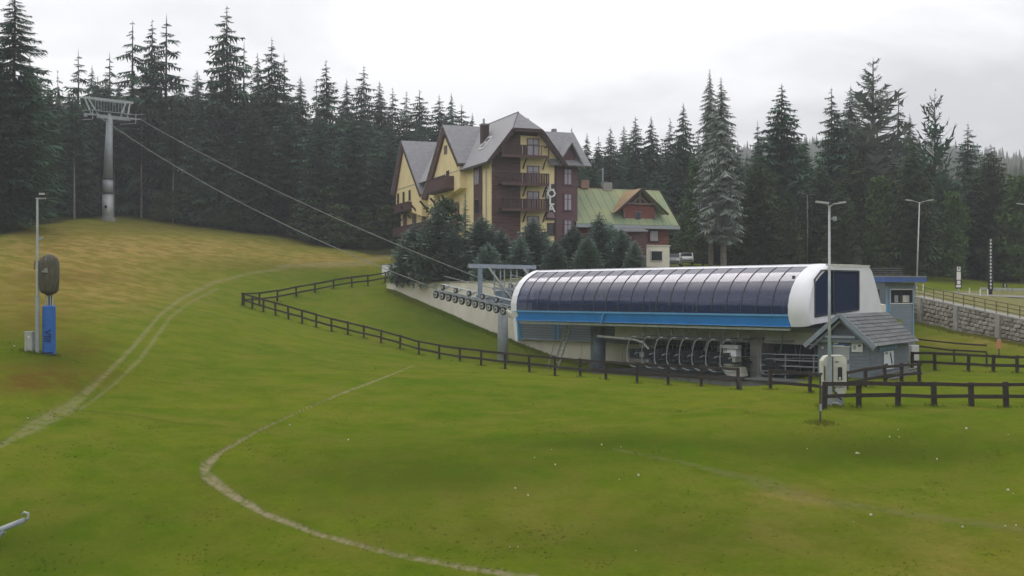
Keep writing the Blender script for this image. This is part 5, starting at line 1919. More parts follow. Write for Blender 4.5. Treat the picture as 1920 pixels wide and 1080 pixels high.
# balcony of the first gable
def side_balcony(v0, v1, z, h=1.0, out=1.6, u=-.35, post=True):
    hb('balcony_floor', BRND, [Hp(u, v0, z - .15), Hp(u, v1, z - .15), Hp(u - out, v1, z - .15), Hp(u - out, v0, z - .15)], UP * .18)
    n_ = max(3, int((v1 - v0) / .45))
    for k in range(n_):
        a = v0 + (v1 - v0) * k / n_
        b2 = v0 + (v1 - v0) * (k + .88) / n_
        hb('baluster_board', BRN, [Hp(u - out, a, z), Hp(u - out, b2, z), Hp(u - out, b2, z + h), Hp(u - out, a, z + h)], E1 * .05)
    MB().beam(Hp(u - out, v0, z + h), Hp(u - out, v1, z + h), .1, .1).build('balcony_rail', BRND, ho)
    hb('balcony_side', BRN, [Hp(u, v0, z), Hp(u - out, v0, z), Hp(u - out, v0, z + h), Hp(u, v0, z + h)], E2 * .06)


g1 = lambda py, v: (H0 - py) / F * (128 + .936 * v)
side_balcony(10.4, 18.5, g1(357, 13), 1.45)
side_box('balcony_door', BRND, 12.2, 13.3, g1(357, 13), g1(357, 13) + 2.3, -.87, .04)
side_box('window', FRAMEP, 13.0, 14.2, g1(292, 15), g1(292, 15) + 1.0, -.87, .04)
side_box('window', BRND, 18.7, 19.5, g1(342, 20), g1(342, 20) + .8, -.86, .04)
# lower floor: bays with braces, then balcony bands
zA = lambda v: g1(384, 20)
for k in range(6):
    v0 = 10.5 + k * 4.6
    zz = 9.2
    side_box('window', FRAMEP, v0 + .4, v0 + 1.6, zz, zz + 1.7, -.2, .05)
    MB().beam(Hp(-.2, v0 + 2.4, zz + 1.0), Hp(-1.6, v0 + 2.4, zz + 2.6), .2, .2).build('eave_brace', BRND, ho)
side_balcony(9.6, 36.6, 8.0, 1.1, 1.2, -.1)
side_balcony(28.5, 36.6, 11.2, 1.0, 1.2, -.1)
side_balcony(9.6, 36.6, 4.6, 1.1, 1.2, -.1)
for v0 in (29, 32, 34.8):
    side_box('window', BRND, v0, v0 + .9, 12.4, 13.8, -.87, .04)
    side_box('window', FRAMEP, v0, v0 + 1.1, 6.0, 7.5, -.2, .05)
# skylight, chimneys
n_s = (Hp(-ovh, 0, ZE - sl_m * ovh) - Hp(UW / 2, 0, ZR)).normalized()
sk = Hp(1.35, 5.4, ZE + sl_m * 1.35 + .28)
nn_ = E2.cross(n_s).normalized()
nn_ = nn_ if nn_.z > 0 else -nn_
fo_ = MB().box(sk, (1.9, 1.6, .2), n_s, E2, nn_).build('skylight', FRAMEW, ho)
for d_ in (-.3, .32):
    MB().box(sk + E2 * d_ + nn_ * .08, (1.5, .5, .06), n_s, E2, nn_).build('pane', GLASSD, fo_)
MB().box(Hp(1.9, 7.4, 18.2), (.8, .9, 2.8), E1, E2).build('chimney', BRND, ho)
MB().box(Hp(1.9, 7.4, 19.6), (.95, 1.05, .18), E1, E2).build('chimney_cap', SLATE, ho)
MB().tube([Hp(1.8, 7.4, 19.6), Hp(1.8, 7.4, 20.3)], .12, 8).build('flue', STEEL, ho)
MB().box(Hp(6.9, 7.0, 18.8), (.45, .6, 3.4), E1, E2).build('chimney', SLATE, ho)
MB().box(Hp(10.2, 6.5, 18.4), (.45, .6, 2.0), E1, E2).build('chimney', SLATE, ho)

# ------------------------------------------------------------------ chalet with the green roof
Q = Vector(((1253 - 960) / F * 137, 137.0, 0))
Qp = lambda u, v, z: Q + E1 * u + E2 * v + UP * z
ch = thing('chalet', 'red wooden chalet with a mossy green and rust roof right of the hotel', 'chalet', Qp(-5, 3, 2.8))
def cb_(name, m, pts, ext, parent=None):
    return MB().prism(pts, ext).build(name, m, parent or ch)


CZE, CZR = 8.6, 12.35
for k in range(10):
    z0, z1 = 5.75 + k * .29, 5.75 + (k + 1) * .29 - .02
    cb_('wall_board', RED, [Qp(-11.3, -.0 - .01 * (k % 2), z0), Qp(0, -.01 * (k % 2), z0), Qp(0, -.01 * (k % 2), z1), Qp(-11.3, -.01 * (k % 2), z1)], E2 * .2)
cb_('wall', RED, [Qp(-11.3, .2, 5.7), Qp(0, .2, 5.7), Qp(0, 8, 5.7), Qp(-11.3, 8, 5.7)], UP * 2.9)
cb_('gable_wall', RED, [Qp(0, 0.1, 8.55), Qp(0, 7.9, 8.55), Qp(0, 4, 12.1)], E1 * -.2)
cb_('gable_wall', BRND, [Qp(-11.3, 0.1, 5), Qp(-11.3, 0.1, 8.55), Qp(-11.3, 4, 12.1), Qp(-11.3, 7.9, 8.55), Qp(-11.3, 7.9, 5)], E1 * .2)
cb_('ground_floor', CREAM, [Qp(-11.3, -.12, 1.5), Qp(.1, -.12, 1.5), Qp(.1, 8, 1.5), Qp(-11.3, 8, 1.5)], UP * 4.1)
cb_('floor_band', FRAMEW, [Qp(-11.4, -.22, 5.6), Qp(.2, -.22, 5.6), Qp(.2, 8, 5.6), Qp(-11.4, 8, 5.6)], UP * .14)
sl_c = (CZR - CZE) / 4.0
for sgn, m_ in ((0, GREENR), (1, GREENR)):
    v_e = -1.0 if sgn == 0 else 9.0
    nseg = 13
    for k in range(nseg):
        u0, u1 = -12.2 + 13.1 * k / nseg, -12.2 + 13.1 * (k + 1) / nseg - .04
        p = [Qp(u0, 4, CZR + .1), Qp(u1, 4, CZR + .1), Qp(u1, v_e, CZE - sl_c * .75), Qp(u0, v_e, CZE - sl_c * .75)]
        slab('roof_sheet', GREENR if k < nseg - 1 or sgn else GREENR, p, .1, ch)
MB().beam(Qp(-12.3, 4, CZR + .2), Qp(1.0, 4, CZR + .2), .3, .12).build('ridge_cap', BRND, ch)
MB().beam(Qp(.95, 4, CZR + .05), Qp(.95, -1.05, CZE - sl_c * .75), .08, .36).build('barge_board', BRND, ch)
MB().beam(Qp(-12.25, 4, CZR + .05), Qp(-12.25, -1.05, CZE - sl_c * .75), .08, .36).build('barge_board', BRND, ch)
slab('rust_patch', RUST, [Qp(-.6, .2, CZE + sl_c * .2 + .16), Qp(.7, .2, CZE + sl_c * .2 + .16), Qp(.7, -.8, CZE - sl_c * .7 + .18), Qp(-1.0, -.8, CZE - sl_c * .7 + .18)], .02, ch)
cb_('eave_fascia', STEEL, [Qp(-12.2, -1.12, 7.55), Qp(.95, -1.12, 7.55), Qp(.95, -1.12, 7.92), Qp(-12.2, -1.12, 7.92)], E2 * .1)
# dormer
zda, zdw = 12.1, 9.35
for s_, m_ in ((-1, RUST), (1, GREENR)):
    slab('dormer_roof', m_, [Qp(-3.9, -.9, zda), Qp(-3.9, 4, zda), Qp(-3.9 + s_ * 1.2, 2.6, zda - 1.3), Qp(-3.9 + s_ * 3.2, .2, zdw - .1), Qp(-3.9 + s_ * 3.4, -.9, zdw - .1), Qp(-3.9 + s_ * 2.0, -.9, zdw + .9)], .12, ch)
for k in range(7):
    z0 = 7.7 + k * .42
    hwid = 2.05 if z0 < 9.9 else max(.4, 2.05 - (z0 - 9.8) * 1.35)
    cb_('dormer_board', RED, [Qp(-3.9 - hwid, -.2, z0), Qp(-3.9 + hwid, -.2, z0), Qp(-3.9 + hwid, -.2, z0 + .4), Qp(-3.9 - hwid, -.2, z0 + .4)], E2 * .2)
cb_('gable_truss', BRND, [Qp(-3.9 - 1.5, -.32, 10.5), Qp(-3.9 + 1.5, -.32, 10.5), Qp(-3.9, -.32, 11.9)], E2 * .1)
for a, b_, w_ in (((-5.6, 10.45), (-2.2, 10.45), .16), ((-3.9, 10.3), (-3.9, 12.0), .14), ((-4.8, 10.5), (-3.9, 11.3), .1), ((-3.0, 10.5), (-3.9, 11.3), .1)):
    MB().beam(Qp(a[0], -.46, a[1]), Qp(b_[0], -.46, b_[1]), .1, w_).build('truss_beam', mat('grey_wood', (.19, .16, .14), .8, .2, 3), ch)
for s_ in (-1, 1):
    MB().beam(Qp(-3.9, -.98, zda + .02), Qp(-3.9 + s_ * 3.4, -.98, zdw - .12), .08, .22).build('barge_board', BRND, ch)
    MB().box(Qp(-3.9 + s_ * 1.95, -.3, 8.6), (.16, .16, 1.8), E1, E2).build('porch_post', FRAMEP, ch)
fo_ = MB().box(Qp(-4.1, -.26, 8.9), (.8, .12, 1.4), E1, E2).build('window', FRAMEP, ch)
MB().box(Qp(-4.1, -.34, 8.9), (.6, .03, 1.2), E1, E2).build('pane', GLASSD, fo_)
MB().box(Qp(-2.7, -.3, 7.95), (6.0, .3, .5), E1, E2).build('balcony_front', STEEL, ch)
for u, z0, z1, m_ in ((-1.95, 6.2, 7.35, CURT), (-4.6, 6.2, 7.3, GLASSD), (-7.2, 6.2, 7.3, GLASSD), (-1.6, 3.95, 5.0, GLASSD), (-5.0, 3.95, 5.0, GLASSD)):
    wd2 = 1.0 if z0 > 5 else 1.35
    fo_ = MB().box(Qp(u, -.16, (z0 + z1) / 2), (wd2 + .25, .16, z1 - z0 + .2), E1, E2).build('window', FRAMEW if z0 < 5 else BRND, ch)
    MB().box(Qp(u - .04, -.26, (z0 + z1) / 2), (wd2, .04, z1 - z0), E1, E2).build('pane', m_, fo_)
MB().box(Qp(-9.0, 3.9, 12.9), (1.0, .7, 1.0), E1, E2).build('chimney', mat('brick_chimney', (.30, .19, .15), .9, .15, 4), ch)
MB().box(Qp(-6.1, 3.9, 12.7), (1.1, .8, 1.0), E1, E2).build('chimney', CONC, ch)
MB().tube([Qp(-6.6, 3.9, 13.0), Qp(-6.6, 3.9, 14.9)], .10, 8).build('flue', STEEL, ch)
MB().beam(Qp(-7.1, 3.9, 14.7), Qp(-6.5, 3.9, 14.7), .05, .05).build('aerial', STEEL, ch)
# lower side building in front of the chalet
sh = thing('side_building', 'low brown building half hidden behind the spruces between hotel and chalet', 'building', W(1160, 480, 133))
a0, a1 = W(1130, 440, 132), W(1212, 440, 133)
MB().prism([a0 + UP * -4, a1 + UP * -4, a1 + UP * .3, a0 + UP * .3], E2 * 3).build('wall', BRN, sh)
MB().prism([a0 + UP * .3 - E2 * .5, a1 + UP * .3 - E2 * .5, a1 + UP * .9 + E2 * 2, a0 + UP * .9 + E2 * 2], UP * .14).build('roof', SLATE, sh)
fo_ = MB().box(a1 + Vector((-1.2, -.1, -.5)), (1.0, .1, .9), E1, E2).build('window', FRAMEW, sh)
MB().box(a1 + Vector((-1.2, -.17, -.5)), (.8, .03, .7), E1, E2).build('pane', GLASSD, fo_)

# ------------------------------------------------------------------ trees
def fast_mesh(name, V, m, k=3):
    V = np.asarray(V, np.float32).reshape(-1, 3)
    return np_mesh(name, V, np.arange(len(V)).reshape(-1, k), m, k)


def spruce(seed, m, whorls=46, per=11, R=.18, base=.06, droop=.35, rise=.0, power=.85, jit=.3, K=5, hang=.55, tip=.25, thin=1.0, fine=1.0, cone=.52):
    r = np.random.RandomState(seed)
    V = []
    for i in range(whorls):
        f = (i + .5) / whorls
        h = base + (1 - base) * f ** .92
        rel = 1 - (h - base) / (1 - base)
        lenb = R * (1 - math.exp(-rel * cone / R)) * (1.0 if rel < .85 else 1 - (rel - .85) * 1.4) + .004
        nb_ = max(4, int(per * (.55 + .6 * rel)))
        a0 = r.uniform(0, 6.28)
        for b in range(nb_):
            if r.uniform() > thin:
                continue
            az_ = a0 + 6.283 * b / nb_ + r.uniform(-.3, .3)
            Ln = lenb * r.uniform(1 - jit, 1 + jit * .5)
            hh = h + r.uniform(-.5, .5) / whorls
            dr_ = droop * r.uniform(.6, 1.3)
            ca, sa = math.cos(az_), math.sin(az_)

            def P(s_, side=0.0, dn=0.0):
                rr_ = Ln * s_
                z = hh + rise * Ln * s_ - dr_ * Ln * s_ * s_ + tip * Ln * s_ ** 4
                return (rr_ * ca - side * sa, rr_ * sa + side * ca, z - dn)
            wmain = Ln * .07 + .0008
            V += [P(0, -wmain), P(0, wmain), P(1.0)]
            for k in range(K):
                s0 = .12 + .82 * k / K
                s1 = s0 + .9 / K
                wl_ = fine * Ln * (.48 * (1 - .6 * s0)) * r.uniform(.7, 1.2) + .0015
                for sd in (-1, 1):
                    V += [P(s0), P(s1), P(min(1.05, s0 + .30), sd * wl_, wl_ * hang * r.uniform(.5, 1.3))]
                if k % 2 == 0:
                    V += [P(s0), P(s1), P((s0 + s1) / 2, r.uniform(-.3, .3) * wl_, wl_ * .8)]
    # leader
    V += [(-.002, 0, .97), (.002, 0, .97), (0, 0, 1.015), (0, -.002, .97), (0, .002, .97), (0, 0, 1.015)]
    return fast_mesh('crown', V, m)


def trunk_mesh(name, m, r0=.012, r1=.002, top=.97, n=7):
    mb_ = MB()
    mb_.tube([(0, 0, -.03), (0, 0, .3), (.001, 0, .7), (0, 0, top)], r0, n, r1)
    return mb_.mesh(name, m)


def leafy(seed, m, R=.28, base=.12, n=2600, clumps=46, size=.020):
    r = np.random.RandomState(seed)
    V = []
    cs = []
    for i in range(clumps):
        th, u = r.uniform(0, 6.283), r.uniform(0, 1)
        z = base + (1 - base) * r.uniform(.05, .95)
        prof = math.sin(math.pi * min(1, max(0.05, ((z - base) / (1 - base)))) ** .75) ** .7
        rad_ = R * prof * math.sqrt(u) * .85
        cs.append((rad_ * math.cos(th), rad_ * math.sin(th), z, r.uniform(.05, .10)))
    for i in range(n):
        c = cs[r.randint(clumps)]
        d = r.normal(size=3)
        d /= np.linalg.norm(d)
        rr_ = c[3] * r.uniform(.5, 1.1)
        p = np.array(c[:3]) + d * rr_ * np.array([1.1, 1.1, .75])
        a, b = r.normal(size=3), r.normal(size=3)
        a /= np.linalg.norm(a)
        b -= a * a.dot(b)
        b /= np.linalg.norm(b)
        s_ = size * r.uniform(.6, 1.4)
        V += [tuple(p + a * s_), tuple(p - a * s_ * .5 + b * s_ * .8), tuple(p - a * s_ * .5 - b * s_ * .8)]
    limbs = MB()
    for c in cs[::4]:
        z0 = max(base * .9, c[2] * .55)
        limbs.tube([(0, 0, z0), (c[0] * .6, c[1] * .6, (z0 + c[2]) / 2 + .02), c[:3]], .005, 4, .0015)
    return fast_mesh('crown', V, m), limbs.mesh('limb', BARK)


TR = trunk_mesh('trunk', BARK)
TRL = trunk_mesh('trunk', BARKL, .0085, .002)
TRT = trunk_mesh('trunk', BARKL, .016, .002)
PROTO = {
    'dense': [(spruce(11, NEEDLE), TR), (spruce(12, NEEDLE, R=.165, droop=.5, cone=.45), TR), (spruce(13, NEEDLE, R=.18, whorls=34, jit=.45, cone=.6), TR), (spruce(14, NEEDLE, R=.155, base=.1, jit=.55, whorls=32), TR)],
    'open': [(spruce(21, NEEDLE, whorls=26, per=7, R=.17, thin=.8, jit=.5, hang=.8), TR), (spruce(22, NEEDLE, whorls=28, per=7, R=.15, cone=.62, thin=.75, jit=.55, droop=.5, hang=.9), TR)],
    'near': [(spruce(25, NEEDLE, whorls=58, per=12, K=9, thin=.8, jit=.5, hang=.8, cone=.5, fine=.6), TR)],
    'green': [(spruce(26, NEEDLEG, whorls=44, per=11, R=.19, jit=.45), TR), (spruce(27, NEEDLEG, whorls=40, per=11, R=.22, jit=.5, cone=.8), TR)],
    'high': [(spruce(31, NEEDLE, whorls=28, per=8, R=.12, base=.42, power=.6, jit=.5), TRL), (spruce(32, NEEDLE, whorls=26, per=7, R=.11, base=.5, power=.6, jit=.5), TRL)],
    'blue': [(spruce(41, NEEDLEB, whorls=38, per=11, R=.42, base=.0, droop=.22, K=7, cone=1.15, hang=.35), TR), (spruce(42, NEEDLEB, whorls=34, per=11, R=.38, base=.0, droop=.25, K=7, cone=.95, hang=.35), TR)],
    'slim': [(spruce(51, NEEDLEB, whorls=40, per=8, R=.13, base=.0, K=6, jit=.35, cone=.2), TR)],
    'column': [(spruce(61, NEEDLEP, whorls=54, per=10, cone=.34, R=.105, base=.16, power=.5, droop=.6, jit=.35, K=6), TRT)],
    'upswept': [(spruce(71, NEEDLE, whorls=15, per=6, R=.13, base=.35, power=.75, droop=-.45, rise=-.15, jit=.35, thin=.85, tip=.5), TR)],
    'lacy': [(spruce(81, NEEDLEP, whorls=30, per=8, R=.17, base=.18, power=.75, droop=-.25, rise=.15, jit=.5, thin=.65, hang=.3), TRT)],
}
lf = leafy(91, LEAF)
lf2 = leafy(92, LEAF, R=.2, base=.05, n=3000, clumps=56)
lf3 = leafy(93, NEEDLEG, R=.42, base=.0, n=3600, clumps=60, size=.022)
LEAFP = [(lf, TR), (lf2, TR), (lf3, TR)]


def plant(name, label, cat, px, Y, top_py, kind, width=1.0, group=None, zbase=None, dx=0, variant=None):
    if kind in ('blue', 'slim') or variant == 2:
        Y = max(Y, float(np.interp(px, wpx, wy)) + 2.4)
    b_ = gp(px, Y)
    if zbase is not None:
        b_.z = zbase
    H = (H0 - top_py) / F * Y - b_.z
    return plant_h(name, label, cat, b_, H, kind, width, group, variant)


def plant_h(name, label, cat, b_, H, kind, width=1.0, group=None, variant=None):
    o = thing(name, label, cat, b_, group)
    o.rotation_euler = (random.uniform(-.012, .012), random.uniform(-.012, .012), random.uniform(0, 6.28))
    o.scale = (H * width, H * width, H)
    if kind == 'leafy':
        (cr, limb), trk = LEAFP[variant if variant is not None else random.randrange(2)]
    else:
        cr, trk = PROTO[kind][variant if variant is not None else random.randrange(len(PROTO[kind]))]
        limb = None
        if kind in ('blue',):
            H *= 1.08
    for nm, me_ in (('crown', cr), ('trunk', trk)) + ((('limb', limb),) if limb else ()):
        c = bpy.data.objects.new(nm, me_)
        COL.objects.link(c)
        c.parent = o
    return o


SP = 'spruce_tree'
GL = 'spruces of the left forest edge'
GR = 'trees of the right forest'
# skyline trees, left
for px, Y, top, kind, wd2, lab in [
    (24, 132, -25, 'near', 1.1, 'tallest dark ragged spruce at the left edge of the photo, reaching out of frame'),
    (-14, 128, 40, 'near', 1.1, 'dark spruce partly cut off by the left edge of the photo'),
    (60, 150, 105, 'near', .9, 'dark spruce tucked behind the ragged giant at the left edge'),
    (88, 170, 150, 'dense', .8, 'small pointed spruce leftmost in the dip of the skyline'),
    (109, 172, 133, 'open', .8, 'slender pointed spruce in the skyline dip beside the left giant'),
    (148, 178, 93, 'open', .95, 'lone sharp spruce top above the slope, left of the lift tower'),
    (170, 185, 124, 'dense', .8, 'short spruce top just above the lift tower crossarm'),
    (206, 190, 98, 'open', 1.0, 'broad lower spruce left of the tall pair over the tower'),
    (247, 182, 42, 'open', 1.05, 'tall open spruce directly right of the lift tower, lighter at its tip'),
    (286, 186, 38, 'dense', .8, 'narrow left spruce of the tall close pair right of the tower'),
    (308, 182, 28, 'open', 1.1, 'wide right spruce of the tall close pair right of the tower'),
    (336, 200, 142, 'dense', .8, 'low spruce top in the gap after the tall pair'),
    (372, 200, 132, 'dense', .9, 'low blunt spruce top in the gap before the tallest broad spruce'),
    (398, 200, 138, 'dense', .8, 'small spruce hugging the left foot of the tallest broad spruce'),
    (427, 180, 12, 'dense', .95, 'tallest broad light tipped spruce left of centre in the skyline'),
    (455, 186, 78, 'open', .9, 'spruce leaning close on the right of the tallest broad one'),
    (484, 190, 100, 'dense', .7, 'thin dark spruce top between two taller ones'),
    (511, 185, 72, 'dense', .85, 'tall sharp spruce with a lower twin to its right'),
    (532, 186, 100, 'open', .85, 'lower ragged twin of the sharp spruce'),
    (563, 196, 143, 'dense', .8, 'small cone shaped spruce standing alone in the skyline gap'),
    (592, 192, 150, 'open', .8, 'short ragged spruce left of the double topped one'),
    (615, 188, 113, 'dense', .95, 'broad double topped spruce above the cables'),
    (652, 210, 148, 'dense', .8, 'misty blunt spruce top with pale sky behind'),
    (683, 205, 124, 'dense', .9, 'hazy pointed spruce well left of the hotel'),
    (712, 212, 152, 'dense', .8, 'hazy lower spruce after the pointed one'),
    (737, 215, 165, 'dense', .8, 'hazy rounded spruce top halfway to the hotel'),
    (760, 218, 172, 'dense', .8, 'hazy small spruce top left of the soft rounded one'),
    (847, 222, 175, 'dense', .8, 'hazy spruce top above the left hotel gables'),
    (884, 225, 212, 'dense', .8, 'last low spruce top before the hotel roof ridge'),
]:
    plant(SP, lab, 'spruce', px, Y, top, kind, wd2, GL)
for px, Y, top, lab in [(786, 215, 170, 'rounded soft spruce top in the skyline left of the hotel'), (822, 218, 178, 'wide soft spruce crown just above the hotel gables'), (866, 222, 196, 'low soft spruce crown beside the hotel chimney')]:
    plant(SP, lab, 'spruce', px, Y, top, 'dense', 1.15, 'soft topped spruces above the hotel', variant=2)
# skyline trees, right
for px, Y, top, kind, wd2, lab in [
    (1072, 190, 240, 'dense', .8, 'small spruce top touching the right hotel gable'),
    (1100, 195, 250, 'dense', .8, 'low spruce top just right of the hotel'),
    (1124, 195, 256, 'dense', .8, 'lowest spruce top right of the hotel'),
    (1144, 190, 238, 'dense', .8, 'blunt spruce top above the chalet chimney'),
    (1170, 192, 234, 'dense', .7, 'small pointed spruce above the chalet ridge'),
    (1193, 185, 218, 'dense', .9, 'pointed spruce over the chalet dormer'),
    (1222, 184, 219, 'dense', .9, 'spruce next right after the one over the dormer'),
    (1256, 184, 222, 'dense', .8, 'dim spruce left of the dark pointed one'),
    (1281, 178, 194, 'dense', .9, 'dark pointed spruce halfway between chalet and pale columnar spruce'),
    (1333, 148, 130, 'column', .85, 'left leader of the pale twin topped columnar spruce'),
    (1357, 144, 146, 'column', 1.1, 'right and fuller half of the pale twin topped columnar spruce with a bare foot'),
    (1420, 200, 226, 'dense', .6, 'tiny spruce top beside the broad cone right of the pale spruce'),
    (1463, 158, 158, 'dense', 1.1, 'broad dark cone shaped spruce right of the pale columnar one'),
    (1559, 165, 165, 'dense', .9, 'leftmost dark spruce of the dense trio above the white end cap'),
    (1597, 172, 160, 'dense', .8, 'narrow spruce squeezed in the middle of the dense group'),
    (1637, 168, 112, 'lacy', 1.25, 'tallest pale lacy conifer above the control cabin with a thick trunk'),
    (1681, 172, 174, 'open', .9, 'ragged dark spruce right of the lacy conifer'),
    (1753, 158, 174, 'upswept', .85, 'thin spruce with upswept bare looking branches standing alone'),
    (1812, 175, 232, 'dense', 1.0, 'small dark cone shaped spruce near the right edge'),
    (1706, 190, 215, 'dense', .8, 'low spruce between the ragged dark one and the upswept one'),
    (1500, 185, 255, 'dense', .9, 'low spruce top under the distant ridge'),
    (1310, 190, 245, 'dense', .8, 'low spruce top left of the pale columnar spruce'),
]:
    plant(SP, lab, 'spruce', px, Y, top, kind, wd2, GR)
# leafy trees at the edge of the right forest
for px, Y, top, wd2, lab in [
    (1318, 150, 300, 1.0, 'green leafy tree at the left foot of the pale columnar spruce'),
    (1420, 150, 292, 1.1, 'mid green leafy tree right of the pale columnar spruce'),
    (1480, 146, 345, 1.1, 'low leafy tree left of the slim lamp post'),
    (1575, 148, 340, 1.2, 'bushy leafy tree behind the tall lamp post'),
    (1712, 150, 250, .9, 'tall yellowish leafy tree behind the right lamp post'),
    (1790, 152, 360, 1.0, 'pale birch like tree behind the parking sign'),
    (1860, 165, 270, 1.2, 'rounded leafy tree behind the black mast'),
    (1915, 158, 330, 1.2, 'leafy tree at the right edge of the photo'),
    (1650, 152, 330, 1.1, 'leafy tree behind the thick trunk of the lacy conifer'),
    (1540, 160, 300, 1.0, 'darker leafy tree under the leftmost spruce of the trio'),
]:
    if px in (1420, 1540, 1575, 1712, 1860, 1480):
        plant(SP, lab.replace('leafy tree', 'bushy spruce'), 'spruce', px, Y, top, 'green', .95, 'green spruces of the right forest edge')
    else:
        plant('leafy_tree', lab, 'tree', px, Y, top, 'leafy', wd2 * .9, 'leafy trees of the right forest edge', variant=1)
# rows filling the forest
fill = []
r2 = np.random.RandomState(5)


def skyline(px):
    xs_ = [-200, 60, 100, 200, 330, 400, 560, 640, 760, 900, 1060, 1130, 1300, 1420, 1600, 1700, 1780, 1900, 2100]
    ys_ = [60, 120, 165, 125, 160, 140, 180, 180, 200, 235, 262, 270, 255, 262, 235, 262, 285, 300, 320]
    return float(np.interp(px, xs_, ys_))


edge = lambda px: float(np.interp(px, [-400, 0, 80, 205, 350, 500, 620, 700, 760, 1090, 1250, 1360, 1500, 1700, 1760, 1920, 2300], [116, 127, 144, 180, 176, 174, 168, 165, 172, 172, 170, 158, 154, 160, 164, 168, 168]))
ORD = 'first second third fourth fifth sixth seventh eighth ninth tenth eleventh twelfth thirteenth fourteenth fifteenth sixteenth seventeenth eighteenth nineteenth twentieth'.split()
cnt_ = {}
for row in range(6):
    px = -170.0 + 13 * row
    while px < 2080:
        Y = edge(px) + row * 11 + r2.uniform(-2.5, 2.5)
        step = 4.6 / Y * F
        if 770 < px < 1040 and row < 2:
            px += step
            continue
        tp = skyline(px) + r2.uniform(-4, 48) + (5 - row) * 5
        k = 'dense'
        if row == 0 and px < 330:
            k = 'high'
        if row < 3 and px > 1300 and r2.uniform() < .5:
            k = 'green'
        fill.append((px, Y, tp, k, row))
        px += step * r2.uniform(.75, 1.25)
for px, Y, tp, k, row in fill:
    left = px < 960
    fr_ = row == 0
    if k == 'high':
        lab = 'bare stemmed spruce in the forest edge behind the lift tower'
    elif left:
        lab = 'dark spruce in the front of the left forest mass' if fr_ else 'dark spruce deep in the left forest mass'
    else:
        lab = 'dark spruce in the front of the right forest mass' if fr_ else 'dark spruce deep in the right forest mass'
    if fr_:
        cnt_[lab] = cnt_.get(lab, 0) + 1
        lab = ORD[min(19, cnt_[lab] - 1)] + ' from the left, ' + lab
    plant(SP, lab, 'spruce', px, Y, tp, k, random.uniform(.85, 1.15) * (1.15 if row < 3 else 1), ('left' if left else 'right') + ' forest mass spruces' if not fr_ else ('front row of the left forest' if left else 'front row of the right forest'))
# underwood in front of the forest edge
bpx = sorted(r2.uniform(300, 760, 16)) + sorted(r2.uniform(1260, 1960, 18))
for i in range(34):
    px = bpx[i]
    Y = edge(px) - r2.uniform(0, 4)
    b_ = gp(px, Y)
    plant_h('bush', (ORD[i] + ' low leafy bush from the left at the foot of the left forest edge') if i < 16 else (ORD[i - 16] + ' low leafy bush from the left at the foot of the right forest edge'), 'bush', b_, r2.uniform(3, 8), 'leafy', 1.3, 'bushes of the left forest edge' if i < 16 else 'bushes of the right forest edge', 2)
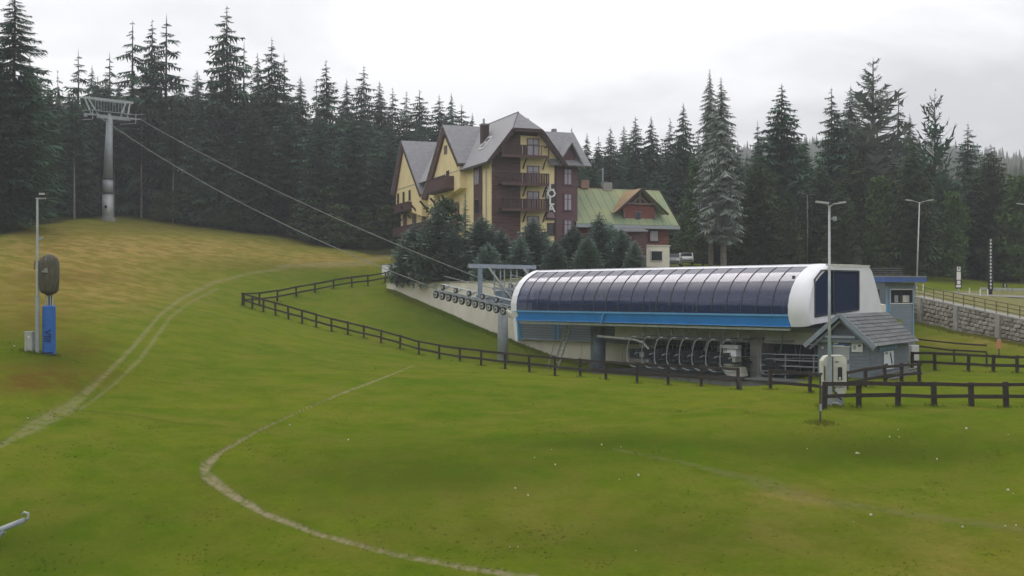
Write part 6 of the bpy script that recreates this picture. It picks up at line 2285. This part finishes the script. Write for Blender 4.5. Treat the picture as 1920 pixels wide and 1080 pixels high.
# spruces in front of the hotel
GH = 'spruces planted before the hotel'
for px, Y, top, kind, wd2, lab, va in [
    (778, 121, 415, 'blue', 1.15, 'blue green spruce leftmost of the row before the hotel', 0),
    (822, 119, 378, 'blue', 1.2, 'wide bluish spruce with a greener rounded top before the hotel balconies', 1),
    (873, 118, 358, 'slim', 1.3, 'slim pointed spruce rising against the yellow hotel corner', 0),
    (905, 120, 400, 'blue', 1.1, 'dark spruce below the brown hotel front', 0),
    (940, 119, 425, 'blue', 1.15, 'low spruce under the hotel balconies', 1),
    (1000, 118, 404, 'blue', 1.1, 'bushy spruce in front of the hotel sign side', 0),
    (975, 114, 440, 'blue', 1.15, 'spruce just behind the steel entry portal', 1),
    (1075, 118, 418, 'blue', 1.1, 'spruce between the hotel corner and the chalet', 0),
    (1123, 117, 395, 'blue', 1.1, 'tallest spruce of the group before the chalet', 1),
    (1102, 112, 440, 'blue', 1.15, 'low full spruce in front of the group before the chalet', 0),
    (1165, 115, 425, 'blue', 1.1, 'spruce below the rusty chalet dormer', 0),
    (1190, 112, 448, 'blue', 1.1, 'rightmost low spruce against the chalet ground floor', 1),
    (850, 115, 420, 'blue', 1.1, 'low spruce in front of the slim pointed one', 1),
    (1040, 113, 448, 'blue', 1.15, 'low spruce above the left end of the glazed cover', 0),
    (790, 117, 455, 'blue', 1.15, 'low spruce at the wall top beside the pale wall end', 1),
    (756, 124, 470, 'blue', 1.2, 'small rounded spruce at the open end of the row, beside the grass slope', 1),
    (805, 122, 425, 'blue', 1.15, 'spruce wedged behind the first pair before the hotel', 0),
    (888, 122, 425, 'blue', 1.0, 'dark spruce hiding the hotel base near its corner', 1),
    (1022, 120, 430, 'blue', 1.0, 'spruce under the hotel sign', 1),
    (1060, 121, 440, 'blue', 1.0, 'spruce at the foot of the mauve hotel windows', 1),
    (1145, 121, 415, 'blue', 1.15, 'spruce hiding the low brown building', 0),
    (965, 122, 445, 'blue', 1.1, 'spruce in front of the hotel basement', 0),
    (915, 114, 452, 'blue', 1.15, 'low spruce directly left of the steel portal beam', 0),
]:
    plant(SP, lab, 'spruce', px, Y, top, kind, wd2, GH, variant=va)
plant('leafy_tree', 'fresh green leafy tree peeping over the spruces before the hotel balconies', 'tree', 832, 121.5, 372, 'leafy', 1.0, variant=2)

# distant wooded ridge, plus an unseen ring of trees added for the glazing to reflect
n = 30000
aa = np.radians(np.concatenate([r2.uniform(-32, 32, 24000), r2.uniform(34, 326, 6000)]))
RR = np.concatenate([r2.uniform(300, 1400, 24000), r2.uniform(110, 420, 6000)])
X, Y = RR * np.sin(aa), RR * np.cos(aa)
Z = terrain(X, Y)
hh = r2.uniform(12, 24, n) + 6 * (np.arange(n) >= 24000)
w_ = hh * r2.uniform(.14, .2, n)
V = np.empty((n, 4, 3))
ph = r2.uniform(0, 6.28, n)
for k in range(3):
    V[:, k] = np.c_[X + w_ * np.cos(ph + 2.094 * k), Y + w_ * np.sin(ph + 2.094 * k), Z + 1]
V[:, 3] = np.c_[X, Y, Z + hh]
idx = np.arange(n)[:, None] * 4
Fc = np.concatenate([idx + np.array([[0, 1, 3]]), idx + np.array([[1, 2, 3]]), idx + np.array([[2, 0, 3]])])
me = np_mesh('far_forest', V.reshape(-1, 3), Fc, mat('far_needles', (.030, .045, .028), .95, .3, .02, col2=(.055, .075, .04)), 3)
ff = bpy.data.objects.new('far_forest', me)
COL.objects.link(ff)
tag(ff, 'distant spruce forest covering the far ridge, with an unseen ring of trees added round the viewpoint', kind='stuff')

# ------------------------------------------------------------------ air
hz = MB()
hz.box((0, 560, 100), (1900, 1900, 222))
hm = bpy.data.materials.new('haze')
hm.use_nodes = True
t = hm.node_tree
t.nodes.clear()
oo = t.nodes.new('ShaderNodeOutputMaterial')
pv = t.nodes.new('ShaderNodeVolumePrincipled')
pv.inputs['Color'].default_value = (.86, .89, .92, 1)
pv.inputs['Density'].default_value = HAZE
pv.inputs['Anisotropy'].default_value = 0.2
t.links.new(pv.outputs[0], oo.inputs['Volume'])
hzo = hz.build('haze', hm, None, loc=(0, 560, -11))
tag(hzo, kind='stuff')
